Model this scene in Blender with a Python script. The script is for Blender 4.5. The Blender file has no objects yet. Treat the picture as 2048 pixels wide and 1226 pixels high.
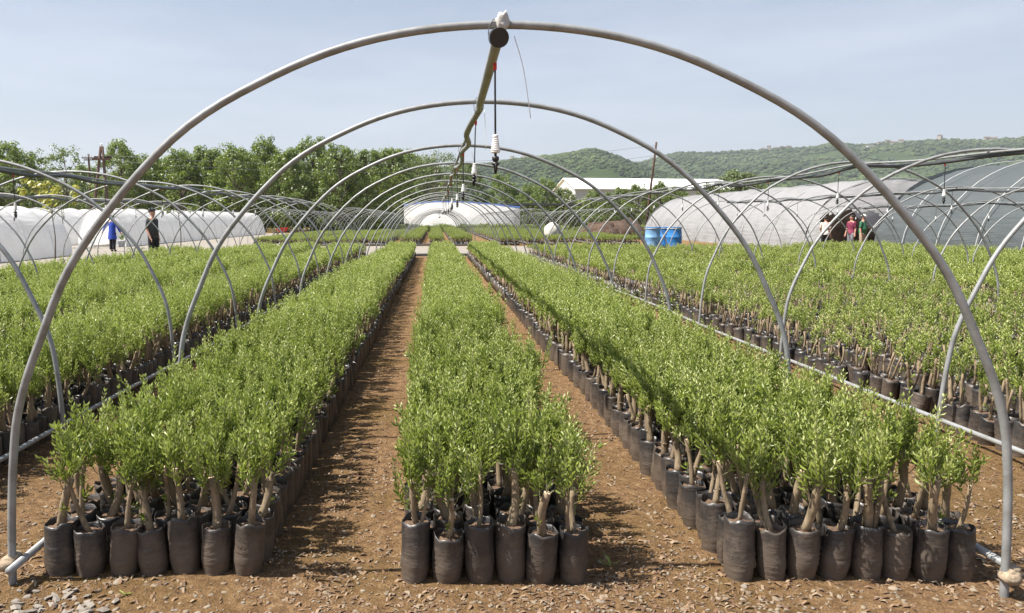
import bpy, bmesh, math, random
import numpy as np
from mathutils import Vector, Matrix, noise, Euler

sc = bpy.context.scene
COL = sc.collection
R = math.radians
PI = math.pi
rng = random.Random(7)

# ------------------------------------------------------------------ camera
CAM_H = 1.57
F = 1560.0
cam_data = bpy.data.cameras.new('camera')
cam_data.sensor_width = 36.0
cam_data.lens = F / 2048.0 * 36.0
cam_data.shift_x = (1024 - 870) / 2048.0
cam_data.clip_start = 0.05
cam_data.clip_end = 20000
cam = bpy.data.objects.new('camera', cam_data)
COL.objects.link(cam)
cam.location = (0, 0, CAM_H)
cam.rotation_euler = (R(90 - 6.437), 0, 0)
sc.camera = cam

# ------------------------------------------------------------------ sky, sun, exposure
SUN_EL, SUN_AZ = 58.0, -99.0        # azimuth measured from +Y towards +X: the sun stands to the left
world = bpy.data.worlds.new('World')
sc.world = world
world.use_nodes = True
wn = world.node_tree.nodes
wl = world.node_tree.links
wn.clear()
w_out = wn.new('ShaderNodeOutputWorld')
w_bg = wn.new('ShaderNodeBackground')
w_bg.inputs['Strength'].default_value = 0.066
w_sky = wn.new('ShaderNodeTexSky')
w_sky.sky_type = 'NISHITA'
w_sky.sun_disc = False
w_sky.sun_elevation = R(SUN_EL)
w_sky.sun_rotation = R(SUN_AZ)
w_sky.altitude = 300
w_sky.air_density = 1.0
w_sky.dust_density = 2.5
w_sky.ozone_density = 1.3
# thin veil cloud, wispy and stretched along the horizon
w_tc = wn.new('ShaderNodeTexCoord')
w_map = wn.new('ShaderNodeMapping')
w_map.inputs['Scale'].default_value = (1.6, 1.6, 9.0)
w_noise = wn.new('ShaderNodeTexNoise')
w_noise.inputs['Scale'].default_value = 1.5
w_noise.inputs['Detail'].default_value = 7
w_noise.inputs['Roughness'].default_value = 0.6
w_ramp = wn.new('ShaderNodeValToRGB')
w_ramp.color_ramp.elements[0].position = 0.42
w_ramp.color_ramp.elements[0].color = (0.50, 0.50, 0.50, 1)
w_ramp.color_ramp.elements[1].position = 0.74
w_ramp.color_ramp.elements[1].color = (0.78, 0.78, 0.78, 1)
w_mix = wn.new('ShaderNodeMix')
w_mix.data_type = 'RGBA'
w_mix.inputs[7].default_value = (5.9, 6.3, 7.2, 1)
wl.new(w_tc.outputs['Generated'], w_map.inputs['Vector'])
wl.new(w_map.outputs['Vector'], w_noise.inputs['Vector'])
wl.new(w_noise.outputs['Fac'], w_ramp.inputs['Fac'])
w_sep = wn.new('ShaderNodeSeparateXYZ')
wl.new(w_tc.outputs['Generated'], w_sep.inputs[0])
w_max = wn.new('ShaderNodeMath')
w_max.operation = 'MAXIMUM'
w_max.inputs[1].default_value = 0.02
wl.new(w_sep.outputs[2], w_max.inputs[0])
w_air = wn.new('ShaderNodeMath')
w_air.operation = 'DIVIDE'
w_air.use_clamp = True
w_air.inputs[0].default_value = 0.20
wl.new(w_max.outputs[0], w_air.inputs[1])
w_fac = wn.new('ShaderNodeMath')
w_fac.operation = 'MULTIPLY'
wl.new(w_air.outputs[0], w_fac.inputs[0])
wl.new(w_ramp.outputs['Color'], w_fac.inputs[1])
wl.new(w_fac.outputs[0], w_mix.inputs[0])
wl.new(w_sky.outputs['Color'], w_mix.inputs[6])
wl.new(w_mix.outputs[2], w_bg.inputs['Color'])
wl.new(w_bg.outputs['Background'], w_out.inputs['Surface'])

sun_data = bpy.data.lights.new('sun', 'SUN')
sun_data.energy = 5.0
sun_data.angle = R(0.53)
sun_data.color = (1.0, 0.945, 0.86)
sun = bpy.data.objects.new('sun', sun_data)
COL.objects.link(sun)
sd = Vector((math.sin(R(SUN_AZ)) * math.cos(R(SUN_EL)), math.cos(R(SUN_AZ)) * math.cos(R(SUN_EL)), math.sin(R(SUN_EL))))
sun.rotation_euler = sd.to_track_quat('Z', 'Y').to_euler()
sun.location = sd * 60

sc.view_settings.view_transform = 'Standard'
sc.view_settings.look = 'None'
sc.view_settings.gamma = 1.0
sc.view_settings.use_curve_mapping = False
sc.view_settings.exposure = 1.0
try:
    sc.cycles.max_bounces = 6
    sc.cycles.diffuse_bounces = 3
    sc.cycles.glossy_bounces = 2
    sc.cycles.transmission_bounces = 4
    sc.cycles.transparent_max_bounces = 6
    sc.cycles.use_denoising = True
    sc.cycles.denoiser = 'OPENIMAGEDENOISE'
    sc.cycles.denoising_prefilter = 'ACCURATE'
except Exception:
    pass


# ------------------------------------------------------------------ surveying helpers (camera pixel -> place in the yard)
_p = R(6.437)
def ray(px, py):
    f = Vector((0, math.cos(_p), -math.sin(_p)))
    r = Vector((1, 0, 0))
    d = f.cross(r)
    return f + r * ((px - 870) / F) + d * ((py - 613) / F)
def at(px, py, Y):
    v = ray(px, py)
    return v * (Y / v.y) + Vector((0, 0, CAM_H))
def gnd(px, py, z=0.0):
    v = ray(px, py)
    return v * ((z - CAM_H) / v.z) + Vector((0, 0, CAM_H))

# ------------------------------------------------------------------ materials
def new_mat(name):
    m = bpy.data.materials.new(name)
    m.use_nodes = True
    nt = m.node_tree
    b = nt.nodes['Principled BSDF']
    return m, nt, b
def nd(nt, t, **kw):
    n = nt.nodes.new(t)
    for k, v in kw.items():
        if k in n.inputs.keys():
            n.inputs[k].default_value = v
        else:
            setattr(n, k, v)
    return n
def ramp(nt, stops):
    r = nt.nodes.new('ShaderNodeValToRGB')
    e = r.color_ramp.elements
    while len(e) < len(stops):
        e.new(0.5)
    for i, (p, c) in enumerate(stops):
        e[i].position = p
        e[i].color = (*c, 1)
    return r
def mixc(nt, fac, a, b):
    n = nt.nodes.new('ShaderNodeMix')
    n.data_type = 'RGBA'
    for sock, v in ((n.inputs[0], fac), (n.inputs[6], a), (n.inputs[7], b)):
        if hasattr(v, 'links') or hasattr(v, 'is_linked'):
            nt.links.new(v, sock)
        elif isinstance(v, (int, float)):
            sock.default_value = v
        else:
            sock.default_value = (*v, 1)
    return n.outputs[2]
def bump(nt, b, height, strength, dist):
    n = nd(nt, 'ShaderNodeBump', Strength=strength, Distance=dist)
    nt.links.new(height, n.inputs['Height'])
    nt.links.new(n.outputs['Normal'], b.inputs['Normal'])
def noise_tex(nt, vec, scale, detail=4, rough=0.55):
    n = nd(nt, 'ShaderNodeTexNoise', Scale=scale, Detail=detail, Roughness=rough)
    if vec is not None:
        nt.links.new(vec, n.inputs['Vector'])
    return n.outputs['Fac']
def objco(nt):
    return nt.nodes.new('ShaderNodeTexCoord').outputs['Object']
def geopos(nt):
    return nt.nodes.new('ShaderNodeNewGeometry').outputs['Position']

M = {}
def plain(name, col, rough=0.6, var=0.18, scale=12.0, metal=0.0, spec=0.5, bmp=0.0, world_space=False):
    m, nt, b = new_mat(name)
    v = geopos(nt) if world_space else objco(nt)
    f = noise_tex(nt, v, scale, 5)
    lo = tuple(c * (1 - var) for c in col)
    hi = tuple(min(1, c * (1 + var)) for c in col)
    r = ramp(nt, [(0.3, lo), (0.7, hi)])
    nt.links.new(f, r.inputs['Fac'])
    nt.links.new(r.outputs['Color'], b.inputs['Base Color'])
    b.inputs['Roughness'].default_value = rough
    b.inputs['Metallic'].default_value = metal
    b.inputs['Specular IOR Level'].default_value = spec
    if bmp:
        bump(nt, b, f, 0.6, bmp)
    M[name] = m
    return m

def leaf_mat(name, stops, trans=0.38, rough=0.42, hue_var=0.25):
    m, nt, b = new_mat(name)
    at_ = nd(nt, 'ShaderNodeAttribute', attribute_name='tint')
    oi = nt.nodes.new('ShaderNodeObjectInfo')
    ma = nd(nt, 'ShaderNodeMath', operation='MULTIPLY_ADD')
    nt.links.new(oi.outputs['Random'], ma.inputs[0])
    ma.inputs[1].default_value = hue_var
    ma.inputs[2].default_value = -hue_var / 2
    ad = nd(nt, 'ShaderNodeMath', operation='ADD')
    nt.links.new(at_.outputs['Fac'], ad.inputs[0])
    nt.links.new(ma.outputs[0], ad.inputs[1])
    r = ramp(nt, stops)
    nt.links.new(ad.outputs[0], r.inputs['Fac'])
    # paler underside
    geo = nt.nodes.new('ShaderNodeNewGeometry')
    mul = nd(nt, 'ShaderNodeMath', operation='MULTIPLY')
    nt.links.new(geo.outputs['Backfacing'], mul.inputs[0])
    mul.inputs[1].default_value = 0.35
    c = mixc(nt, mul.outputs[0], r.outputs['Color'], (0.26, 0.31, 0.16))
    nt.links.new(c, b.inputs['Base Color'])
    b.inputs['Roughness'].default_value = rough
    b.inputs['Specular IOR Level'].default_value = 0.45
    tr = nt.nodes.new('ShaderNodeBsdfTranslucent')
    tcol = mixc(nt, 0.55, c, (0.32, 0.43, 0.03))
    nt.links.new(tcol, tr.inputs['Color'])
    mx = nt.nodes.new('ShaderNodeMixShader')
    mx.inputs[0].default_value = trans
    nt.links.new(b.outputs[0], mx.inputs[1])
    nt.links.new(tr.outputs[0], mx.inputs[2])
    nt.links.new(mx.outputs[0], nt.nodes['Material Output'].inputs['Surface'])
    M[name] = m
    return m

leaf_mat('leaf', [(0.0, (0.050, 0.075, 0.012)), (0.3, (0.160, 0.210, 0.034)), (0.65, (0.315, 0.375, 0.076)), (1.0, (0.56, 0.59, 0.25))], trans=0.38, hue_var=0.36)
leaf_mat('leaf_far', [(0.0, (0.09, 0.115, 0.026)), (0.5, (0.18, 0.215, 0.048)), (1.0, (0.27, 0.30, 0.085))])
leaf_mat('tree_leaf', [(0.0, (0.055, 0.085, 0.015)), (0.4, (0.105, 0.158, 0.026)), (0.75, (0.165, 0.225, 0.040)), (1.0, (0.24, 0.30, 0.068))], trans=0.36, hue_var=0.3)
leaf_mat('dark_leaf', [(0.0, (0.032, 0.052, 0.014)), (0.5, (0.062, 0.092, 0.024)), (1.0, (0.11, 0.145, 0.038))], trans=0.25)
leaf_mat('pale_leaf', [(0.0, (0.070, 0.105, 0.045)), (0.5, (0.125, 0.170, 0.075)), (1.0, (0.20, 0.245, 0.12))], trans=0.34)
leaf_mat('yellow_leaf', [(0.0, (0.28, 0.27, 0.03)), (0.5, (0.48, 0.42, 0.04)), (1.0, (0.62, 0.55, 0.08))], trans=0.4)
leaf_mat('hill_leaf', [(0.0, (0.020, 0.042, 0.012)), (0.5, (0.038, 0.066, 0.018)), (1.0, (0.070, 0.095, 0.028))], trans=0.0, rough=0.9, hue_var=0.6)

# bark of the cuttings
m, nt, b = new_mat('cutting_bark')
v = objco(nt)
mp = nd(nt, 'ShaderNodeMapping')
mp.inputs['Scale'].default_value = (1, 1, 0.35)
nt.links.new(v, mp.inputs['Vector'])
f1 = noise_tex(nt, mp.outputs['Vector'], 45, 6, 0.65)
oi = nt.nodes.new('ShaderNodeObjectInfo')
r1 = ramp(nt, [(0.28, (0.085, 0.062, 0.038)), (0.48, (0.220, 0.165, 0.102)), (0.72, (0.365, 0.288, 0.188))])
nt.links.new(f1, r1.inputs['Fac'])
hf = nd(nt, 'ShaderNodeMath', operation='MULTIPLY')
nt.links.new(oi.outputs['Random'], hf.inputs[0])
hf.inputs[1].default_value = 0.55
c = mixc(nt, hf.outputs[0], r1.outputs['Color'], (0.20, 0.145, 0.095))
nt.links.new(c, b.inputs['Base Color'])
b.inputs['Roughness'].default_value = 0.85
bump(nt, b, f1, 0.7, 0.006)
M['cutting_bark'] = m
plain('cut_wood', (0.55, 0.42, 0.29), 0.8, 0.15, 60)
plain('twig', (0.20, 0.19, 0.10), 0.8, 0.2, 40)
plain('tree_bark', (0.12, 0.095, 0.07), 0.9, 0.3, 6, bmp=0.02)

# black polythene grow bag, dusty and splashed with soil
m, nt, b = new_mat('grow_bag')
v = objco(nt)
oi = nt.nodes.new('ShaderNodeObjectInfo')
vadd = nd(nt, 'ShaderNodeVectorMath', operation='ADD')
comb = nt.nodes.new('ShaderNodeCombineXYZ')
m10 = nd(nt, 'ShaderNodeMath', operation='MULTIPLY')
nt.links.new(oi.outputs['Random'], m10.inputs[0])
m10.inputs[1].default_value = 37.0
nt.links.new(m10.outputs[0], comb.inputs[0])
nt.links.new(v, vadd.inputs[0])
nt.links.new(comb.outputs[0], vadd.inputs[1])
sep = nt.nodes.new('ShaderNodeSeparateXYZ')
nt.links.new(v, sep.inputs[0])
n1 = noise_tex(nt, vadd.outputs[0], 14, 5, 0.6)
n2 = noise_tex(nt, vadd.outputs[0], 95, 4, 0.7)
hgt = nd(nt, 'ShaderNodeMapRange')
hgt.inputs[1].default_value = 0.0
hgt.inputs[2].default_value = 0.25
hgt.inputs[3].default_value = 0.36
hgt.inputs[4].default_value = -0.24
nt.links.new(sep.outputs[2], hgt.inputs[0])
s1 = nd(nt, 'ShaderNodeMath', operation='ADD')
nt.links.new(hgt.outputs[0], s1.inputs[0])
nt.links.new(n1, s1.inputs[1])
s2 = nd(nt, 'ShaderNodeMath', operation='MULTIPLY_ADD')
nt.links.new(n2, s2.inputs[0])
s2.inputs[1].default_value = 0.5
nt.links.new(s1.outputs[0], s2.inputs[2])
rd = ramp(nt, [(0.46, (0.03, 0.03, 0.03)), (0.68, (0.13, 0.13, 0.13)), (1.0, (0.46, 0.46, 0.46)), ])
s3 = nd(nt, 'ShaderNodeMath', operation='MULTIPLY_ADD')
nt.links.new(oi.outputs['Random'], s3.inputs[0])
s3.inputs[1].default_value = 0.34
s3b = nd(nt, 'ShaderNodeMath', operation='SUBTRACT')
nt.links.new(s2.outputs[0], s3b.inputs[0])
s3b.inputs[1].default_value = 0.12
nt.links.new(s3b.outputs[0], s3.inputs[2])
nt.links.new(s3.outputs[0], rd.inputs['Fac'])
c = mixc(nt, rd.outputs['Color'], (0.024, 0.025, 0.028), (0.205, 0.150, 0.105))
nt.links.new(c, b.inputs['Base Color'])
rr = nd(nt, 'ShaderNodeMapRange')
rr.inputs[3].default_value = 0.33
rr.inputs[4].default_value = 0.85
nt.links.new(rd.outputs['Color'], rr.inputs[0])
nt.links.new(rr.outputs[0], b.inputs['Roughness'])
wv = nd(nt, 'ShaderNodeTexNoise', Scale=1.0, Detail=4, Roughness=0.6)
mp = nd(nt, 'ShaderNodeMapping')
mp.inputs['Scale'].default_value = (16, 16, 62)
nt.links.new(vadd.outputs[0], mp.inputs['Vector'])
nt.links.new(mp.outputs['Vector'], wv.inputs['Vector'])
bump(nt, b, wv.outputs['Fac'], 0.4, 0.010)
M['grow_bag'] = m

plain('potting_soil', (0.115, 0.072, 0.046), 0.95, 0.5, 90, bmp=0.01)

# galvanised steel pipe, with grime
m, nt, b = new_mat('galvanised')
v = geopos(nt)
n1 = noise_tex(nt, v, 9, 5, 0.65)
n2 = noise_tex(nt, v, 70, 3, 0.6)
r1 = ramp(nt, [(0.30, (0.16, 0.160, 0.150)), (0.5, (0.275, 0.285, 0.290)), (0.72, (0.36, 0.38, 0.395))])
nt.links.new(n1, r1.inputs['Fac'])
c = mixc(nt, 0.25, r1.outputs['Color'], (0.25, 0.25, 0.235))
nt.links.new(c, b.inputs['Base Color'])
b.inputs['Metallic'].default_value = 0.15
r2 = nd(nt, 'ShaderNodeMapRange')
r2.inputs[3].default_value = 0.36
r2.inputs[4].default_value = 0.62
nt.links.new(n2, r2.inputs[0])
nt.links.new(r2.outputs[0], b.inputs['Roughness'])
M['galvanised'] = m
plain('grey_pvc', (0.27, 0.27, 0.255), 0.5, 0.2, 8)
plain('black_plastic', (0.022, 0.022, 0.024), 0.4, 0.3, 20)
plain('black_pipe', (0.06, 0.062, 0.066), 0.45, 0.3, 6)
plain('white_plastic', (0.80, 0.80, 0.78), 0.4, 0.06, 30)
plain('red_plastic', (0.55, 0.03, 0.02), 0.45, 0.15, 20)
plain('rope', (0.30, 0.235, 0.165), 0.95, 0.35, 60, bmp=0.01)
plain('wire', (0.13, 0.13, 0.13), 0.5, 0.1)
plain('film_wrap', (0.50, 0.49, 0.46), 0.35, 0.12, 40)

# ground: reddish brown trodden earth with moss, mulch and grit
def ground_material(name, near):
    m, nt, b = new_mat(name)
    v = geopos(nt)
    a1 = noise_tex(nt, v, 1.1, 6, 0.6)
    a2 = noise_tex(nt, v, 16, 6, 0.7)
    a3 = noise_tex(nt, v, 110, 4, 0.7)
    r1 = ramp(nt, [(0.30, (0.120, 0.068, 0.034)), (0.5, (0.240, 0.143, 0.070)), (0.70, (0.380, 0.248, 0.132))])
    nt.links.new(a2, r1.inputs['Fac'])
    r2 = ramp(nt, [(0.45, (0, 0, 0)), (0.62, (0.6, 0.6, 0.6))])
    nt.links.new(a1, r2.inputs['Fac'])
    c = mixc(nt, r2.outputs['Color'], r1.outputs['Color'], (0.170, 0.106, 0.034))
    r3 = ramp(nt, [(0.36, (0.60, 0.60, 0.60)), (0.52, (1.0, 1.0, 1.0)), (0.72, (1.35, 1.3, 1.25))])
    nt.links.new(a3, r3.inputs['Fac'])
    mul = nt.nodes.new('ShaderNodeMix')
    mul.data_type = 'RGBA'
    mul.blend_type = 'MULTIPLY'
    mul.inputs[0].default_value = 0.85
    nt.links.new(c, mul.inputs[6])
    nt.links.new(r3.outputs['Color'], mul.inputs[7])
    # far away: dry grass and weeds instead of bare soil
    sep = nt.nodes.new('ShaderNodeSeparateXYZ')
    nt.links.new(v, sep.inputs[0])
    mr = nd(nt, 'ShaderNodeMapRange')
    mr.inputs[1].default_value = 80
    mr.inputs[2].default_value = 105
    nt.links.new(sep.outputs[1], mr.inputs[0])
    a4 = noise_tex(nt, v, 0.35, 6, 0.7)
    r4 = ramp(nt, [(0.35, (0.115, 0.130, 0.045)), (0.5, (0.26, 0.185, 0.075)), (0.68, (0.36, 0.26, 0.12))])
    nt.links.new(a4, r4.inputs['Fac'])
    c2 = mixc(nt, mr.outputs[0], mul.outputs[2], r4.outputs['Color'])
    nt.links.new(c2, b.inputs['Base Color'])
    b.inputs['Roughness'].default_value = 0.95
    b.inputs['Specular IOR Level'].default_value = 0.2
    ad = nd(nt, 'ShaderNodeMath', operation='MULTIPLY_ADD')
    nt.links.new(a3, ad.inputs[0])
    ad.inputs[1].default_value = 0.35
    nt.links.new(a2, ad.inputs[2])
    bump(nt, b, ad.outputs[0], 1.0, 0.05)
    M[name] = m
ground_material('soil', True)

m, nt, b = new_mat('gravel')
v = geopos(nt)
vo = nd(nt, 'ShaderNodeTexVoronoi', Scale=26.0)
nt.links.new(v, vo.inputs['Vector'])
a1 = noise_tex(nt, v, 2.0, 5)
r1 = ramp(nt, [(0.0, (0.17, 0.16, 0.145)), (0.5, (0.275, 0.255, 0.23)), (1.0, (0.40, 0.37, 0.33))])
nt.links.new(vo.outputs['Color'], r1.inputs['Fac'])
c = mixc(nt, a1, r1.outputs['Color'], (0.27, 0.235, 0.19))
nt.links.new(c, b.inputs['Base Color'])
b.inputs['Roughness'].default_value = 0.95
bump(nt, b, vo.outputs['Distance'], 0.8, 0.03)
M['gravel'] = m

def stone_material(name, stops):
    m, nt, b = new_mat(name)
    oi = nt.nodes.new('ShaderNodeObjectInfo')
    r1 = ramp(nt, stops)
    nt.links.new(oi.outputs['Random'], r1.inputs['Fac'])
    f = noise_tex(nt, objco(nt), 14, 5, 0.6)
    c = mixc(nt, f, r1.outputs['Color'], (0.17, 0.115, 0.070))
    nt.links.new(c, b.inputs['Base Color'])
    b.inputs['Roughness'].default_value = 0.9
    bump(nt, b, f, 0.5, 0.02)
    M[name] = m
stone_material('stone', [(0.0, (0.17, 0.13, 0.09)), (0.35, (0.32, 0.26, 0.185)), (0.7, (0.46, 0.395, 0.30)), (1.0, (0.34, 0.33, 0.31))])
stone_material('chip', [(0.0, (0.09, 0.045, 0.026)), (0.35, (0.20, 0.10, 0.052)), (0.65, (0.36, 0.225, 0.130)), (1.0, (0.52, 0.42, 0.30))])
stone_material('grey_stone', [(0.0, (0.30, 0.29, 0.27)), (0.5, (0.40, 0.39, 0.36)), (1.0, (0.50, 0.47, 0.42))])

def sheet_mat(name, col, trans, rough=0.45, scale=1.2, dirt=(0.4, 0.36, 0.3), dfac=0.3):
    m, nt, b = new_mat(name)
    v = geopos(nt)
    f = noise_tex(nt, v, scale, 6, 0.6)
    r = ramp(nt, [(0.45, (0, 0, 0)), (0.8, (dfac, dfac, dfac))])
    nt.links.new(f, r.inputs['Fac'])
    c = mixc(nt, r.outputs['Color'], col, dirt)
    nt.links.new(c, b.inputs['Base Color'])
    b.inputs['Roughness'].default_value = rough
    mp = nd(nt, 'ShaderNodeMapping')
    mp.inputs['Scale'].default_value = (1.0, 0.35, 3.0)
    nt.links.new(v, mp.inputs['Vector'])
    bump(nt, b, noise_tex(nt, mp.outputs['Vector'], 1.6, 4), 0.5, 0.15)
    tr = nt.nodes.new('ShaderNodeBsdfTranslucent')
    nt.links.new(c, tr.inputs['Color'])
    mx = nt.nodes.new('ShaderNodeMixShader')
    mx.inputs[0].default_value = trans
    nt.links.new(b.outputs[0], mx.inputs[1])
    nt.links.new(tr.outputs[0], mx.inputs[2])
    nt.links.new(mx.outputs[0], nt.nodes['Material Output'].inputs['Surface'])
    M[name] = m
sheet_mat('white_film', (0.84, 0.845, 0.85), 0.5)
sheet_mat('light_net', (0.48, 0.485, 0.495), 0.5, 0.6, 0.8, (0.33, 0.33, 0.33), 0.5)
sheet_mat('dark_net', (0.125, 0.145, 0.152), 0.4, 0.6, 0.8, (0.22, 0.22, 0.22), 0.4)
plain('rib_paint', (0.42, 0.43, 0.43), 0.5, 0.1)
plain('blue_sheet', (0.045, 0.10, 0.27), 0.5, 0.15, 2)
plain('white_paint', (0.82, 0.82, 0.80), 0.5, 0.05, 0.5)
plain('grey_panel', (0.42, 0.44, 0.46), 0.6, 0.08, 0.5)
plain('dark_door', (0.06, 0.065, 0.07), 0.5, 0.2)
plain('barrel_blue', (0.030, 0.175, 0.46), 0.42, 0.22, 5)
plain('barrel_faded', (0.15, 0.30, 0.50), 0.6, 0.5, 4)
plain('pole_wood', (0.085, 0.050, 0.034), 0.9, 0.35, 8, bmp=0.01)
plain('heap_soil', (0.080, 0.050, 0.034), 0.95, 0.5, 3, bmp=0.05)
plain('sack', (0.58, 0.54, 0.48), 0.8, 0.3, 4)
plain('roof_tile', (0.13, 0.095, 0.075), 0.8, 0.2, 0.4)
plain('house_wall', (0.34, 0.29, 0.23), 0.85, 0.2, 0.2)
plain('bare_rock', (0.42, 0.35, 0.24), 0.9, 0.2, 0.1)
plain('skin', (0.50, 0.27, 0.19), 0.55, 0.1, 8)
plain('hair', (0.018, 0.014, 0.012), 0.6, 0.3, 40)
plain('cloth_blue', (0.018, 0.055, 0.36), 0.85, 0.2, 9)
plain('cloth_charcoal', (0.045, 0.047, 0.048), 0.85, 0.25, 9)
plain('cloth_black', (0.012, 0.012, 0.014), 0.85, 0.25, 9)
plain('cloth_maroon', (0.16, 0.018, 0.050), 0.85, 0.25, 9)
plain('cloth_green', (0.035, 0.155, 0.085), 0.85, 0.25, 9)
plain('cloth_pink', (0.60, 0.50, 0.47), 0.85, 0.2, 9)
plain('cloth_grey', (0.19, 0.20, 0.23), 0.85, 0.2, 9)
plain('cloth_khaki', (0.34, 0.29, 0.22), 0.85, 0.2, 9)
plain('cap_white', (0.75, 0.74, 0.70), 0.8, 0.1, 9)
plain('shoe', (0.025, 0.02, 0.018), 0.6, 0.2, 9)

# ------------------------------------------------------------------ mesh helpers
class MB:
    def __init__(self):
        self.v, self.f, self.mi, self.t, self.sm = [], [], [], [], []
    def add(self, verts, faces, mi=0, tint=0.5, smooth=True):
        o = len(self.v)
        self.v.extend([tuple(p) for p in verts])
        for fc in faces:
            self.f.append(tuple(i + o for i in fc))
            self.mi.append(mi)
            self.t.append(tint)
            self.sm.append(smooth)
    def merge(self, other, mi=None):
        o = len(self.v)
        self.v.extend(other.v)
        self.f.extend([tuple(i + o for i in fc) for fc in other.f])
        self.mi.extend(other.mi if mi is None else [mi] * len(other.f))
        self.t.extend(other.t)
        self.sm.extend(other.sm)
    def mesh(self, name, mats):
        me = bpy.data.meshes.new(name)
        me.from_pydata(self.v, [], self.f)
        for mm in (mats if isinstance(mats, (list, tuple)) else [mats]):
            me.materials.append(M[mm])
        me.polygons.foreach_set('material_index', self.mi)
        me.polygons.foreach_set('use_smooth', self.sm)
        a = me.attributes.new('tint', 'FLOAT', 'FACE')
        a.data.foreach_set('value', self.t)
        me.update()
        return me
    def build(self, name, mats, parent=None, loc=None):
        o = bpy.data.objects.new(name, self.mesh(name, mats))
        COL.objects.link(o)
        if parent:
            o.parent = parent
        if loc is not None:
            o.location = loc
        return o
def tag(o, label=None, cat=None, group=None, kind=None):
    if label: o['label'] = label
    if cat: o['category'] = cat
    if group: o['group'] = group
    if kind: o['kind'] = kind
    return o
def empty(name, loc=(0, 0, 0), rz=0.0, label=None, cat=None, group=None):
    o = bpy.data.objects.new(name, None)
    o.empty_display_size = 0.1
    COL.objects.link(o)
    o.location = loc
    o.rotation_euler = (0, 0, rz)
    return tag(o, label, cat, group)
def link(name, me, parent=None, loc=(0, 0, 0), rot=(0, 0, 0), s=None):
    o = bpy.data.objects.new(name, me)
    COL.objects.link(o)
    if parent: o.parent = parent
    o.location = loc
    o.rotation_euler = rot
    if s is not None:
        o.scale = s if hasattr(s, '__len__') else (s, s, s)
    return o

def tube(mb, pts, rad, sides=8, mi=0, cap=True, tint=0.5, smooth=True):
    pts = [Vector(p) for p in pts]
    n = len(pts)
    if not hasattr(rad, '__len__'):
        rad = [rad] * n
    t0 = (pts[1] - pts[0]).normalized()
    ref = Vector((0, 0, 1)) if abs(t0.z) < 0.9 else Vector((1, 0, 0))
    u = t0.cross(ref).normalized()
    V, Fc = [], []
    for i, p in enumerate(pts):
        if i == 0: t = pts[1] - pts[0]
        elif i == n - 1: t = pts[-1] - pts[-2]
        else: t = pts[i + 1] - pts[i - 1]
        t.normalize()
        u = (u - t * u.dot(t))
        if u.length < 1e-6:
            u = t.orthogonal()
        u.normalize()
        w = t.cross(u)
        for k in range(sides):
            a = 2 * PI * k / sides
            V.append(p + (u * math.cos(a) + w * math.sin(a)) * rad[i])
    for i in range(n - 1):
        for k in range(sides):
            k2 = (k + 1) % sides
            Fc.append((i * sides + k, i * sides + k2, (i + 1) * sides + k2, (i + 1) * sides + k))
    if cap:
        Fc.append(tuple(range(sides - 1, -1, -1)))
        Fc.append(tuple((n - 1) * sides + k for k in range(sides)))
    mb.add(V, Fc, mi, tint, smooth)
def lathe(mb, prof, sides=16, mi=0, c=(0, 0, 0), smooth=True, cap=True):
    V, Fc = [], []
    for r, z in prof:
        for k in range(sides):
            a = 2 * PI * k / sides
            V.append((c[0] + r * math.cos(a), c[1] + r * math.sin(a), c[2] + z))
    n = len(prof)
    for i in range(n - 1):
        for k in range(sides):
            k2 = (k + 1) % sides
            Fc.append((i * sides + k, i * sides + k2, (i + 1) * sides + k2, (i + 1) * sides + k))
    if cap:
        Fc.append(tuple(range(sides - 1, -1, -1)))
        Fc.append(tuple((n - 1) * sides + k for k in range(sides)))
    mb.add(V, Fc, mi, 0.5, smooth)
def box(mb, lo, hi, mi=0):
    x0, y0, z0 = lo
    x1, y1, z1 = hi
    V = [(x0, y0, z0), (x1, y0, z0), (x1, y1, z0), (x0, y1, z0), (x0, y0, z1), (x1, y0, z1), (x1, y1, z1), (x0, y1, z1)]
    mb.add(V, [(3, 2, 1, 0), (4, 5, 6, 7), (0, 1, 5, 4), (1, 2, 6, 5), (2, 3, 7, 6), (3, 0, 4, 7)], mi, 0.5, False)
def spline(pts, n):
    """Catmull-Rom through the points"""
    P = [Vector(p) for p in pts]
    P = [P[0] * 2 - P[1]] + P + [P[-1] * 2 - P[-2]]
    out = []
    for i in range(1, len(P) - 2):
        for k in range(n):
            t = k / n
            a, b_, c_, d_ = P[i - 1], P[i], P[i + 1], P[i + 2]
            out.append(0.5 * ((2 * b_) + (c_ - a) * t + (2 * a - 5 * b_ + 4 * c_ - d_) * t * t + (3 * b_ - a - 3 * c_ + d_) * t ** 3))
    out.append(P[-2])
    return out
def lump(mb, c, r, seed, sub=2, squash=(1, 1, 1), rough=0.35, mi=0, tint=0.5, smooth=True, freq=1.3):
    bm = bmesh.new()
    bmesh.ops.create_icosphere(bm, subdivisions=sub, radius=1.0)
    V = []
    off = Vector((seed * 3.17, seed * 1.31, seed * 2.77))
    for v_ in bm.verts:
        k = 1 + rough * noise.noise(v_.co * freq + off) + rough * 0.5 * noise.noise(v_.co * freq * 2.7 + off)
        V.append((c[0] + v_.co.x * r * k * squash[0], c[1] + v_.co.y * r * k * squash[1], c[2] + v_.co.z * r * k * squash[2]))
    Fc = [tuple(v_.index for v_ in f_.verts) for f_ in bm.faces]
    bm.free()
    mb.add(V, Fc, mi, tint, smooth)

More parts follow.
